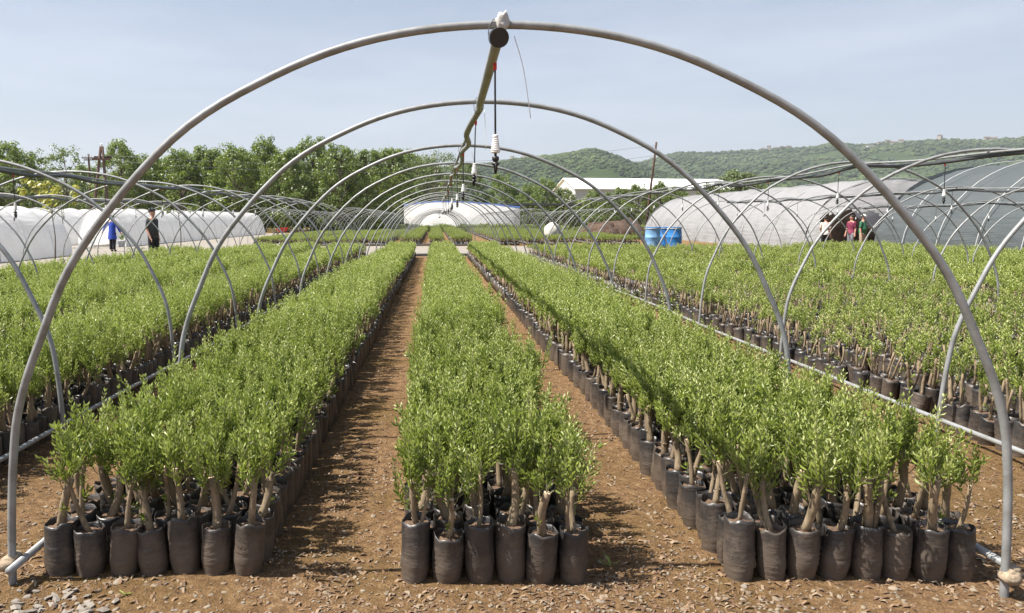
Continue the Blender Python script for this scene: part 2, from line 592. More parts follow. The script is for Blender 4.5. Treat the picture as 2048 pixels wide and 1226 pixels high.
_ON = ['', 'first', 'second', 'third', 'fourth', 'fifth', 'sixth', 'seventh', 'eighth', 'ninth', 'tenth', 'eleventh', 'twelfth', 'thirteenth', 'fourteenth', 'fifteenth', 'sixteenth', 'seventeenth', 'eighteenth', 'nineteenth', 'twentieth']
def ordinal(n):
    if n <= 20: return _ON[n]
    t = {2: 'twenty', 3: 'thirty', 4: 'forty', 5: 'fifty'}[n // 10]
    return t + '-' + _ON[n % 10] if n % 10 else t[:-1] + 'ieth'

def gn_scatter(name, pts, rz, scl, idx, protos, label, cat=None, tilt=None):
    """one object: prototypes instanced on points (for what nobody could count)"""
    me = bpy.data.meshes.new(name)
    me.from_pydata([tuple(p) for p in pts], [], [])
    n = len(pts)
    a = me.attributes.new('rotation', 'FLOAT_VECTOR', 'POINT')
    if tilt is None:
        tilt = [(0, 0)] * n
    a.data.foreach_set('vector', [c_ for (tx, ty), z_ in zip(tilt, rz) for c_ in (tx, ty, z_)])
    a = me.attributes.new('size', 'FLOAT_VECTOR', 'POINT')
    a.data.foreach_set('vector', [c_ for s_ in scl for c_ in s_])
    a = me.attributes.new('pick', 'INT', 'POINT')
    a.data.foreach_set('value', list(idx))
    col = bpy.data.collections.new(name + '_kinds')
    for i, pm in enumerate(protos):
        o = bpy.data.objects.new('%s_kind_%02d' % (name, i), pm)
        col.objects.link(o)
    ng = bpy.data.node_groups.new(name, 'GeometryNodeTree')
    ng.interface.new_socket('Geometry', in_out='INPUT', socket_type='NodeSocketGeometry')
    ng.interface.new_socket('Geometry', in_out='OUTPUT', socket_type='NodeSocketGeometry')
    N, L = ng.nodes, ng.links
    gi, go = N.new('NodeGroupInput'), N.new('NodeGroupOutput')
    ci = N.new('GeometryNodeCollectionInfo')
    ci.inputs['Collection'].default_value = col
    ci.inputs['Separate Children'].default_value = True
    ci.inputs['Reset Children'].default_value = True
    ip = N.new('GeometryNodeInstanceOnPoints')
    ip.inputs['Pick Instance'].default_value = True
    def attr(nm, dt):
        q = N.new('GeometryNodeInputNamedAttribute')
        q.data_type = dt
        q.inputs['Name'].default_value = nm
        return q.outputs['Attribute']
    er = N.new('FunctionNodeEulerToRotation')
    L.new(attr('rotation', 'FLOAT_VECTOR'), er.inputs[0])
    L.new(gi.outputs[0], ip.inputs['Points'])
    L.new(ci.outputs[0], ip.inputs['Instance'])
    L.new(attr('pick', 'INT'), ip.inputs['Instance Index'])
    L.new(er.outputs[0], ip.inputs['Rotation'])
    L.new(attr('size', 'FLOAT_VECTOR'), ip.inputs['Scale'])
    L.new(ip.outputs[0], go.inputs[0])
    o = bpy.data.objects.new(name, me)
    COL.objects.link(o)
    md = o.modifiers.new('scatter', 'NODES')
    md.node_group = ng
    return tag(o, label, cat, kind='stuff')

# ------------------------------------------------------------------ ground, gravel, far terrain
def relief(x, y):
    """small unevenness of the trodden soil, near the camera"""
    k = max(0.0, min(1.0, (11 - y) / 4.0)) * max(0.0, min(1.0, (y + 1) / 1.5)) * max(0.0, min(1.0, (6.5 - abs(x)) / 2.0))
    if k == 0: return 0.0
    return k * (0.012 * noise.noise(Vector((x * 1.7, y * 1.7, 3.1))) + 0.008 * noise.noise(Vector((x * 6, y * 6, 1.1))) + 0.004 * noise.noise(Vector((x * 17, y * 17, 5.5))))

def grid_axis(fine0, fine1, step, outer):
    a = list(np.arange(fine0, fine1 + 1e-6, step))
    s, x, lo = step, fine0, []
    while x > -outer:
        s *= 1.35
        x -= s
        lo.append(x)
    s, x, hi = step, fine1, []
    while x < outer:
        s *= 1.35
        x += s
        hi.append(x)
    return lo[::-1] + a + hi
gx = grid_axis(-3.0, 4.2, 0.045, 9000)
gy = grid_axis(1.8, 7.0, 0.045, 9000)
mb = MB()
V = [(x, y, relief(x, y)) for y in gy for x in gx]
nx = len(gx)
mb.add(V, [(j * nx + i, j * nx + i + 1, (j + 1) * nx + i + 1, (j + 1) * nx + i) for j in range(len(gy) - 1) for i in range(nx - 1)])
ground = mb.build('ground', 'soil')
tag(ground, 'reddish brown bare earth between and in front of the beds', kind='structure')

PATH0, PATH1 = 32.6, 44.6
mb = MB()
poly = [(-40, PATH0), (14, PATH0), (14, PATH1), (-9, PATH1), (-9, 78), (-17, 84), (-40, 84)]
mb.add([(x, y, 0.004) for x, y in poly], [tuple(range(len(poly)))], smooth=False)
poly2 = [(-40, 9), (-8.75, 9), (-8.75, PATH0), (-40, PATH0)]
mb.add([(x, y, 0.004) for x, y in poly2], [(0, 1, 2, 3)], smooth=False)
gp = mb.build('gravel_path', 'gravel')
tag(gp, 'pale grey gravel track crossing behind the near beds', kind='structure')

# ------------------------------------------------------------------ hills beyond
PROF = [(-1500, 400), (-600, 385), (0, 372), (500, 352), (800, 340), (960, 330), (1000, 321), (1060, 311), (1110, 309), (1180, 299), (1230, 315), (1262, 331), (1300, 319), (1350, 308), (1400, 310),
        (1450, 308), (1500, 303), (1550, 298), (1600, 297), (1660, 286), (1700, 292), (1750, 286), (1800, 284), (1870, 278), (1950, 281), (2048, 275), (2300, 270), (2700, 285), (3300, 320), (4500, 380)]
FRONT = [(-1500, 430), (300, 420), (800, 350), (960, 327), (1060, 316), (1120, 309), (1180, 296), (1230, 313), (1290, 336), (1360, 356), (1440, 362), (1560, 356), (1700, 362), (1850, 352), (2048, 345), (2400, 360), (4500, 430)]
def interp(prof, px):
    return 5.0 + float(np.interp(px, [p[0] for p in prof], [p[1] for p in prof]))
def hill_mesh(prof, r0, r1, r2, seed, npx=240, nr=26):
    mb = MB()
    V = []
    pxs = np.linspace(-1300, 4300, npx)
    for j in range(nr + 1):
        s = j / nr
        if s < 0.7:
            q = s / 0.7
            r = r0 + (r1 - r0) * q
            k = q * q * (3 - 2 * q)
            k = 0.65 * k + 0.35 * q
        else:
            q = (s - 0.7) / 0.3
            r = r1 + (r2 - r1) * q
            k = 1 - 0.9 * q * q
        for px in pxs:
            d = Vector(((px - 870) / F, 1.0, 0)).normalized()
            top = (437 - interp(prof, px)) / F * r1 / math.sqrt(1 + ((px - 870) / F) ** 2)
            x, y = d.x * r, d.y * r
            z = CAM_H + max(0, top) * k
            am = top * 0.20 * math.sin(PI * min(1, k * 0.97))
            z += am * (noise.noise(Vector((x / 330 + seed, y / 330, seed))) + 0.5 * noise.noise(Vector((x / 120, y / 120 + seed, 2.2))))
            V.append((x, y, z if j > 0 else -3))
    mb.add(V, [(j * npx + i, j * npx + i + 1, (j + 1) * npx + i + 1, (j + 1) * npx + i) for j in range(nr) for i in range(npx - 1)])
    return mb
m, nt, b = new_mat('hill_ground')
v = geopos(nt)
r1 = ramp(nt, [(0.35, (0.026, 0.046, 0.014)), (0.58, (0.042, 0.064, 0.020)), (0.74, (0.095, 0.098, 0.040))])
nt.links.new(noise_tex(nt, v, 0.016, 10, 0.68), r1.inputs['Fac'])
nt.links.new(r1.outputs['Color'], b.inputs['Base Color'])
b.inputs['Roughness'].default_value = 1.0
b.inputs['Specular IOR Level'].default_value = 0.1
M['hill_ground'] = m
hb_back = hill_mesh(PROF, 1100, 2600, 3600, 4.4)
hb_front = hill_mesh(FRONT, 650, 1500, 2100, 9.1)
hill_back = tag(hb_back.build('far_hills', 'hill_ground'), 'long wooded ridge with villages along its crest', kind='structure')
hill_front = tag(hb_front.build('near_hills', 'hill_ground'), 'rounded green hill in front of the long ridge', kind='structure')

# woods on the hills
def blob(seed):
    mb = MB()
    lump(mb, (0, 0, 0.35), 0.55, seed, 2, (1, 1, 0.9), 0.55, 0, 0.5, False, 2.0)
    for i in range(len(mb.t)):
        mb.t[i] = 0.40 + 0.2 * random.Random(seed * 991 + i).random()
    return mb.mesh('canopy', 'hill_leaf')
blobs = [blob(i) for i in range(5)]
nt = M['hill_leaf'].node_tree
b_ = nt.nodes['Principled BSDF']
src = b_.inputs['Base Color'].links[0].from_socket
pv_ = geopos(nt)
rs_ = ramp(nt, [(0.36, (0.55, 0.62, 0.50)), (0.5, (1.0, 1.0, 1.0)), (0.66, (1.75, 1.5, 1.35))])
nt.links.new(noise_tex(nt, pv_, 0.0075, 5, 0.6), rs_.inputs['Fac'])
mu_ = nt.nodes.new('ShaderNodeMix')
mu_.data_type = 'RGBA'
mu_.blend_type = 'MULTIPLY'
mu_.inputs[0].default_value = 1.0
nt.links.new(src, mu_.inputs[6])
nt.links.new(rs_.outputs['Color'], mu_.inputs[7])
nt.links.new(mu_.outputs[2], b_.inputs['Base Color'])
hp, hr, hs, hi_ = [], [], [], []
for hb, cnt, smin, smax in ((hb_back, 26000, 6, 13), (hb_front, 34000, 3.5, 8)):
    Vn = np.array(hb.v)
    Fn = np.array(hb.f)
    cen = Vn[Fn].mean(axis=1)
    pxl = 870 + F * cen[:, 0] / np.maximum(cen[:, 1], 1)
    ok = np.where((pxl > 700) & (pxl < 2400) & (cen[:, 2] > 4))[0]
    w = np.linalg.norm(np.cross(Vn[Fn[ok, 1]] - Vn[Fn[ok, 0]], Vn[Fn[ok, 3]] - Vn[Fn[ok, 0]]), axis=1)
    # favour the slopes that face the camera
    rs = np.random.RandomState(5)
    pick = rs.choice(ok, cnt, p=w / w.sum())
    for fi in pick:
        a_, b_, c_, d_ = Vn[Fn[fi]]
        u_, v_ = rs.rand(), rs.rand()
        p = a_ * (1 - u_) * (1 - v_) + b_ * u_ * (1 - v_) + c_ * u_ * v_ + d_ * (1 - u_) * v_
        g = noise.noise(Vector((p[0] / 160, p[1] / 160, 0.3))) + 0.6 * noise.noise(Vector((p[0] / 60, p[1] / 60, 7.3)))
        if g < -0.34: continue
        s = smin + (smax - smin) * rs.rand() ** 1.5
        hp.append(p)
        hr.append(rs.rand() * 6.28)
        hs.append((s, s, s * (0.45 + 0.4 * rs.rand())))
        hi_.append(rs.randint(5))
gn_scatter('hillside_woods', hp, hr, hs, hi_, blobs, 'dense green woods covering the far hills')

# ------------------------------------------------------------------ hoop frames
HOOP = [(-2.125, -0.12), (-2.11, 0.25), (-2.085, 0.55), (-2.045, 0.78), (-1.945, 1.04), (-1.735, 1.44), (-1.32, 1.89), (-0.90, 2.14), (-0.48, 2.285),
        (0.0, 2.335), (0.48, 2.285), (0.90, 2.14), (1.32, 1.89), (1.735, 1.44), (1.945, 1.04), (2.045, 0.78), (2.085, 0.55), (2.11, 0.25), (2.125, -0.12)]
def hoop_mesh(seed, sides, seg, r=0.0168):
    q = random.Random(seed)
    ph = q.random() * 6
    pts = []
    for x, z in HOOP:
        k = max(0, z) / 2.3
        pts.append((x + 0.022 * k * math.sin(z * 2 + ph), 0.025 * k * math.sin(x * 1.3 + ph), z))
    mb = MB()
    tube(mb, spline(pts, seg), r, sides)
    return mb.mesh('hoop', 'galvanised')
hoops_near = [hoop_mesh(i, 12, 6) for i in range(4)]
hoops_mid = [hoop_mesh(10 + i, 8, 3, 0.0165) for i in range(4)]
hoops_far = [hoop_mesh(20 + i, 5, 2, 0.0165) for i in range(3)]

def knot(mb, c, r, seed):
    for i in range(3):
        lump(mb, (c[0] + 0.01 * i, c[1] - 0.012 + 0.012 * i, c[2] + 0.012 * (i - 1)), r * (1 - 0.1 * i), seed + i, 2, (1.1, 1.0, 0.8), 0.35)

def frame(cx, ys, height, label, seed, rail=True, skew=None, pipe_sag=0.03, rails_y=None, hoop_h=None, water_mat='black_pipe', knots=0):
    q = random.Random(seed)
    root = empty('tunnel_frame', (cx, ys[0], 0), 0, label, 'hoop frame')
    tops = []
    for i, y in enumerate(ys):
        dist = math.hypot(cx, y)
        me = q.choice(hoops_near if y < 8 else hoops_mid if y < 34 else hoops_far)
        hh = (hoop_h[i] if hoop_h and i < len(hoop_h) else height + q.uniform(-0.035, 0.035))
        dx = q.uniform(-0.03, 0.03) if not (skew and i in skew) else -0.04
        rz = q.uniform(-0.02, 0.02) if not (skew and i in skew) else skew[i]
        link('hoop', me, root, (dx, y - ys[0], 0), (q.uniform(-0.012, 0.012), 0, rz), (1.0 + q.uniform(-0.008, 0.008), 1, hh / 2.335))
        tops.append((dx, y - ys[0], hh))
    sides = 10 if ys[0] < 12 else 6
    # steel ridge pipe lashed under the tops of the hoops
    pts = []
    for i, (dx, y, z) in enumerate(tops):
        pts.append((dx - 0.035, y, z - 0.034))
        if i + 1 < len(tops):
            nx_ = tops[i + 1]
            pts.append(((dx + nx_[0]) / 2 - 0.035 + q.uniform(-0.012, 0.012), (y + nx_[1]) / 2, (z + nx_[2]) / 2 - 0.034 - 0.02))
    mb = MB()
    tube(mb, spline(pts, 3), 0.013, sides)
    mb.build('ridge_pipe', 'galvanised', root)
    if rail:
        y0, y1 = rails_y or (0.0, tops[-1][1])
        for s in (-1, 1):
            mb = MB()
            n = max(2, int((y1 - y0) / 2.2))
            tube(mb, spline([(s * 2.09 + q.uniform(-0.012, 0.012), y0 + (y1 - y0) * k / n, 0.105 + q.uniform(-0.015, 0.015)) for k in range(n + 1)], 2), 0.017, sides)
            mb.build('base_rail', 'galvanised', root)
    # rope lashings where hoop and rail cross
    for i, (dx, y, z) in enumerate(tops[:knots]):
        for s in (-1, 1):
            mb = MB()
            knot(mb, (s * 2.118 + dx, y + s * 2.118 * math.sin(skew[i] if skew and i in skew else 0), 0.10), 0.038, i * 7 + s)
            mb.build('rope_knot', 'rope', root)
    for i, (dx, y, z) in enumerate(tops):
        if y + ys[0] > 24: break
        mb = MB()
        tube(mb, [(dx - 0.032 + 0.033 * math.cos(a_ * PI / 6), y + 0.004 * math.sin(a_), z - 0.034 + 0.056 * math.sin(a_ * PI / 6)) for a_ in range(13)], 0.0022, 5)
        mb.build('wire_tie', 'wire', root)
    return root, tops

CX = 0.315
ys_c = [3.17, 5.3, 7.8, 10.3, 12.85, 15.35, 17.9, 20.4, 22.95, 25.5, 28.0, 30.6]
fc, tops_c = frame(CX, ys_c, 2.28, 'nearest bare galvanised hoop frame arching over the three central beds', 3, skew={0: -0.028}, hoop_h=[2.33, 2.35], rails_y=(-0.06, 27.6), knots=2)
ys_l = [3.0] + [5.35 + 2.42 * i for i in range(11)]
fl, tops_l = frame(-4.72, ys_l, 2.18, 'hoop frame over the beds left of the central frame', 5, knots=0)
ys_l2 = [7.2 + 2.45 * i for i in range(10)]
fl2, tops_l2 = frame(-9.5, ys_l2, 2.14, 'outermost hoop frame on the left beside the white film tunnels', 8)
ys_r = [3.05] + [5.6 + 2.62 * i for i in range(10)]
fr, tops_r = frame(5.79, ys_r, 2.31, 'hoop frame over the beds right of the central frame', 11, knots=0)
ys_r2 = [6.1 + 2.6 * i for i in range(10)]
fr2, tops_r2 = frame(10.95, ys_r2, 2.2, 'second hoop frame to the right of the central frame', 13)
ys_r3 = [9.4 + 2.6 * i for i in range(9)]
fr3, tops_r3 = frame(15.75, ys_r3, 2.05, 'third hoop frame to the right, nearest the grey net greenhouses', 17)
FARS = [(-9.9, 'left of the left one'), (-4.75, 'left of the middle one'), (0.3, 'straight behind the central beds'), (5.7, 'right of the middle one'), (10.9, 'farthest right, before the soil heap')]
far_tops = []
for k, (x, w) in enumerate(FARS):
    ys = [45.4 + 2.4 * i + 0.3 * math.sin(i * 1.7 + k) for i in range(18)]
    _, t = frame(x, ys, 2.15 + 0.05 * math.sin(k * 2), 'distant hoop frame beyond the gravel track, ' + w, 30 + k, rail=False)
    far_tops.append((x, ys, t))

# white film bundled over the nearest apex
mb = MB()
lump(mb, (0, 0, 0), 0.034, 4, 3, (0.75, 0.9, 1.15), 0.45, 0, 0.5, True, 2.2)
tt = tops_c[0]
w_ = mb.build('film_wrap', 'film_wrap', fc, (tt[0] - 0.01, -0.0, tt[2] + 0.005))

# ------------------------------------------------------------------ water pipes under the ridges, hanging sprinklers
def spr_meshes():
    out = {}
    mb = MB()
    tube(mb, [(0, 0, 0.0), (0.006, 0.0, -0.06), (0.003, 0, -0.2), (0.0, 0, -0.31)], 0.0045, 8)
    out['hose'] = mb.mesh('hose', 'black_plastic')
    mb = MB()
    lathe(mb, [(0.006, 0.012), (0.0085, 0.006), (0.008, -0.02), (0.006, -0.024)], 10)
    out['clip'] = mb.mesh('clip', 'red_plastic')
    mb = MB()
    prof = [(0.010, -0.302), (0.0125, -0.304)]
    for i in range(7):
        z = -0.309 - i * 0.0095
        r_ = 0.0125 + i * 0.0014
        prof += [(r_, z), (r_ + 0.0004, z - 0.006), (r_ - 0.0016, z - 0.007), (r_ - 0.0014, z - 0.0085)]
    prof += [(0.0215, -0.377), (0.018, -0.381)]
    lathe(mb, prof, 14)
    out['weight'] = mb.mesh('weight', 'white_plastic')
    mb = MB()
    tube(mb, [(0, 0, -0.375), (0, 0, -0.398)], 0.006, 8)
    lathe(mb, [(0.009, -0.395), (0.0155, -0.398), (0.0155, -0.414), (0.010, -0.416), (0.010, -0.422), (0.018, -0.425), (0.018, -0.433), (0.009, -0.437), (0.0085, -0.455), (0.004, -0.473)], 12)
    for s in (-1, 1):
        tube(mb, [(s * 0.010, 0, -0.425), (s * 0.021, 0, -0.435), (s * 0.020, 0, -0.452), (s * 0.007, 0, -0.462)], 0.0028, 6)
    out['nozzle'] = mb.mesh('nozzle', 'black_plastic')
    return out
SPR = spr_meshes()
def sprinkler(p, label, group, q, full=True):
    e = empty('hanging_sprinkler', p, q.uniform(0, 6.28), label, 'sprinkler', group)
    e.rotation_euler = (q.uniform(-0.03, 0.03), q.uniform(-0.03, 0.03), q.uniform(0, 6.28))
    k = q.uniform(0.94, 1.06)
    e.scale = (1, 1, k)
    if full:
        link('connector', SPR['clip'], e)
    link('hose', SPR['hose'], e)
    link('weight', SPR['weight'], e)
    link('nozzle', SPR['nozzle'], e)
    return e

def water_pipe(cx, y0, tops, label, mat, r, wig, seed, y_start=-0.25, cap=False, sag=0.05, dxo=0.0):
    q = random.Random(seed)
    pts = [(cx + tops[0][0] + dxo, y0 + y_start, tops[0][2] - 0.05 - r)] if y_start < 0 else []
    for i, (dx, y, z) in enumerate(tops):
        pts.append((cx + dx + dxo, y0 + y, z - 0.02 - r - 0.022))
        if i + 1 < len(tops):
            n_ = tops[i + 1]
            for f_ in (0.33, 0.66):
                w = q.uniform(-wig, wig)
                if cap and i in (1, 2): w = {(1, .33): -.04, (1, .66): .02, (2, .33): .03, (2, .66): .015}[(i, f_)]
                pts.append((cx + dx + (n_[0] - dx) * f_ + dxo + w, y0 + y + (n_[1] - y) * f_, z + (n_[2] - z) * f_ - 0.03 - r - sag * q.uniform(0.4, 1.3)))
    root = empty('water_pipe', (0, 0, 0), 0, label, 'water pipe')
    root.location = (cx, y0, 0)
    off = Vector((-cx, -y0, 0))
    mb = MB()
    sp = [Vector(p) + off for p in spline(pts, 5)]
    tube(mb, sp, r, 12 if y0 < 8 else 7)
    mb.build('pipe', mat, root)
    if cap:
        mb = MB()
        d = (sp[0] - sp[1]).normalized()
        prof_ = ((-0.055, .032), (-0.05, .0375), (0.008, .0375), (0.012, .0365), (0.012, .033), (0.006, .0315), (0.006, .005))
        tube(mb, [sp[0] + d * a for a, _r in prof_], [_r for a, _r in prof_], 28, smooth=False)
        mb.build('end_cap', 'black_plastic', root)
    return root, [Vector(p) for p in spline(pts, 5)]
def along(sp, y):
    for a, b_ in zip(sp, sp[1:]):
        if a.y <= y <= b_.y:
            return a.lerp(b_, (y - a.y) / max(1e-6, b_.y - a.y))
    return None

wp, sp_c = water_pipe(CX, ys_c[0], tops_c, 'wavy grey plastic water pipe with black end cap under the central ridge', 'grey_pvc', 0.0225, 0.025, 41, -0.09, True, 0.05, -0.03)
q = random.Random(50)
ORD = ['nearest', 'second nearest', 'third nearest', 'fourth nearest', 'fifth nearest', 'sixth nearest', 'seventh nearest', 'eighth nearest', 'ninth nearest', 'tenth nearest', 'eleventh nearest', 'twelfth nearest', 'thirteenth nearest']
y, i = 3.5, 0
while y < 30 and i < 13:
    p = along(sp_c, y)
    sprinkler(p - Vector((-0.012, 0, 0.024)), 'white and black sprinkler hanging from the central water pipe, ' + ORD[i] + ' to the camera', 'sprinklers under the central ridge', q)
    y += 2.1 if i == 0 else 2.15
    i += 1
for (cx, ys, tops, name, seed) in ((-4.72, ys_l, tops_l, 'frame left of the centre', 61), (-9.5, ys_l2, tops_l2, 'outermost left frame', 62), (5.79, ys_r, tops_r, 'frame right of the centre', 63), (10.95, ys_r2, tops_r2, 'second frame right of the centre', 64), (15.75, ys_r3, tops_r3, 'third frame right of the centre', 65)):
    _, sp = water_pipe(cx, ys[0], tops, 'dark water pipe sagging under the ridge of the ' + name, 'black_pipe', 0.022, 0.03, seed, -0.1, False, 0.05)
    yy = ys[0] + 1.2
    k_ = 0
    while yy < ys[-1]:
        k_ += 1
        p = along(sp, yy)
        if p:
            sprinkler(p - Vector((0, 0, 0.02)), 'small white sprinkler in the %s, %s from the near end' % (name, ordinal(k_)), 'sprinklers of the ' + name, q, yy < 14)
        yy += 2.35
for x, ys, t in far_tops:
    if abs(x) > 8: continue
    for i in range(0, 10, 2):
        sprinkler(Vector((x, ys[i] + 1.0, 2.08)), 'tiny white sprinkler beyond the track, %s back in the %s far frame' % (ordinal(i // 2 + 1), {-4.75: 'left', 0.3: 'middle', 5.7: 'right'}[x]), 'sprinklers beyond the track', q, False)
# loose bits of wire hanging from the first ties
for (x, y, z, l, c) in ((0.315, 3.2, 2.29, 0.32, 0.07), (0.33, 5.32, 2.29, 0.26, 0.01), (0.36, 7.8, 2.22, 0.3, 0.06)):
    mb = MB()
    tube(mb, spline([(0, 0, 0), (c * 0.55, 0, -l * 0.4), (c, 0, -l)], 4), 0.0016, 4)
    tag(mb.build('loose_wire', 'white_plastic', None, (x, y, z)), 'thin loose wire end dangling from the %s hoop of the central frame' % ({3.2: 'first', 5.32: 'second', 7.8: 'third'}[y]), 'wire')

# ------------------------------------------------------------------ saplings in grow bags
def bag_mb(seed, lod):
    q = random.Random(seed * 13 + 5)
    sides = (18, 10, 7)[lod]
    H = 0.238 * q.uniform(0.90, 1.08)
    rB = 0.0645 * q.uniform(0.94, 1.06)
    rings = ([0, .010, .026, .042, .055, .066, .077, .088, .099, .110, .121, .132, .145, .16, .18, .205, .225, .24], [0, .02, .09, .15, .21, .24], [0, .12, .24])[lod]
    mb = MB()
    V = []
    lean = (q.uniform(-.016, .016), q.uniform(-.016, .016))
    ph = q.random() * 9
    wr = q.uniform(.07, .13)
    for z0 in rings:
        f_ = z0 / 0.24
        z = f_ * H
        rr = rB * (0.86 + 0.16 * min(1, f_ * 3.2) - 0.02 * f_)
        if lod == 0:
            wa = 0.04 * math.exp(-((z0 - wr) / 0.045) ** 2)
        else:
            wa = 0
        for k in range(sides):
            a = 2 * PI * k / sides
            rr = rB * (0.86 + 0.16 * min(1, f_ * 3.2) - 0.02 * f_) * (1 + wa * math.sin(z0 * 285 + ph + 2.2 * math.sin(a + ph)))
            n = 1 + 0.075 * noise.noise(Vector((math.cos(a) * 1.3, math.sin(a) * 1.3, z * 9 + seed * 1.7))) + (0.035 * noise.noise(Vector((math.cos(a) * 4, math.sin(a) * 4, z * 45 + seed))) if lod == 0 else 0)
            zz = z + (0.022 * noise.noise(Vector((math.cos(a) * 1.6, math.sin(a) * 1.6, seed * 3.3))) * f_ if f_ > .6 else 0)
            V.append((rr * n * math.cos(a) + lean[0] * f_, rr * n * math.sin(a) + lean[1] * f_, zz - 0.006))
    # inner side of the rim, down to the soil
    top0 = (len(rings) - 1) * sides
    for k in range(sides):
        x, y, z = V[top0 + k]
        V.append((x * 0.965, y * 0.965, z - 0.001))
    for k in range(sides):
        x, y, z = V[top0 + k]
        V.append((x * 0.955, y * 0.955, z - 0.035))
    n = len(rings) + 2
    Fc = [(i * sides + k, i * sides + (k + 1) % sides, (i + 1) * sides + (k + 1) % sides, (i + 1) * sides + k) for i in range(n - 1) for k in range(sides)]
    Fc.append(tuple(range(sides - 1, -1, -1)))
    mb.add(V, Fc)
    soil = MB()
    S = [(lean[0], lean[1], H - 0.020)] + [(V[top0 + k][0] * 0.96, V[top0 + k][1] * 0.96, H - 0.03 + 0.006 * math.sin(k * 2.1 + ph)) for k in range(sides)]
    soil.add(S, [(0, 1 + k, 1 + (k + 1) % sides) for k in range(sides)])
    return mb, soil, H, lean

def trunk_mb(seed, lod, H, lean, dense=1.0):
    q = random.Random(seed * 29 + 1)
    sides = (10, 6, 4)[lod]
    L = q.uniform(0.145, 0.25) if dense > .8 else q.uniform(0.18, 0.29)
    ax, ay = q.uniform(-.36, .36), q.uniform(-.28, .28)
    r0 = q.uniform(0.0125, 0.0205) if dense > .65 else q.uniform(0.009, 0.014)
    bx, by = q.uniform(-.018, .018), q.uniform(-.018, .018)
    pts, rad = [], []
    n = (7, 4, 3)[lod]
    for i in range(n):
        t = i / (n - 1)
        pts.append((lean[0] + ax * L * t + bx * math.sin(PI * t), lean[1] + ay * L * t + by * math.sin(PI * t), H - 0.035 + (L + 0.03) * t))
        rad.append(r0 * (1.12 - 0.28 * t) * (1 + (0.10 * q.uniform(-1, 1) if 0 < i < n - 1 and lod == 0 else 0)))
    mb = MB()
    tube(mb, pts, rad, sides, 0, True)
    if lod < 2 and seed % 5 == 0:       # a second, thinner stem from the same root
        sx = -1 if ax > 0 else 1
        L2 = L * q.uniform(.6, .9)
        p2 = [(lean[0] + sx * 0.022, lean[1] + 0.01, H - 0.035), (lean[0] + sx * (0.03 + .1 * L2), lean[1], H + L2 * .45), (lean[0] + sx * (0.025 + .22 * L2), lean[1] - .02, H + L2)]
        tube(mb, spline(p2, 2), [r0 * .68, r0 * .66, r0 * .6, r0 * .58, r0 * .5], sides, 0, True)
    if lod == 0:                        # pruning scars
        for k_ in range(q.randint(2, 4)):
            i_ = q.randrange(1, n - 1)
            a_ = q.random() * 6.28
            lump(mb, (pts[i_][0] + rad[i_] * .8 * math.cos(a_), pts[i_][1] + rad[i_] * .8 * math.sin(a_), pts[i_][2]), rad[i_] * .5, k_ + seed, 1, (1, 1, .8), .2)
    # sawn top
    top = Vector(pts[-1])
    d = (Vector(pts[-1]) - Vector(pts[-2])).normalized()
    cut = MB()
    if lod == 0:
        tube(cut, [top + d * 0.0005, top + d * 0.0022], [rad[-1] * 0.95, rad[-1] * 0.8], sides)
    return mb, cut, [Vector(p) for p in pts], rad

def leaf(mb, b_, d, side, L, w, tint, lod):
    n = d.cross(side).normalized()
    up = n * (w * 0.45)
    if lod == 0:
        droop = -n * (L * 0.10)
        mb.add([b_, b_ + d * (L * .30) + side * w * .8 + up, b_ + d * (L * .68) + side * w * .9 + up, b_ + d * L + droop,
                b_ + d * (L * .68) - side * w * .9 + up, b_ + d * (L * .30) - side * w * .8 + up], [(0, 1, 2, 3), (0, 3, 4, 5)], 0, tint, False)
    else:
        mb.add([b_, b_ + d * (L * .5) + side * w + up, b_ + d * L, b_ + d * (L * .5) - side * w + up], [(0, 1, 2, 3)], 0, tint, False)

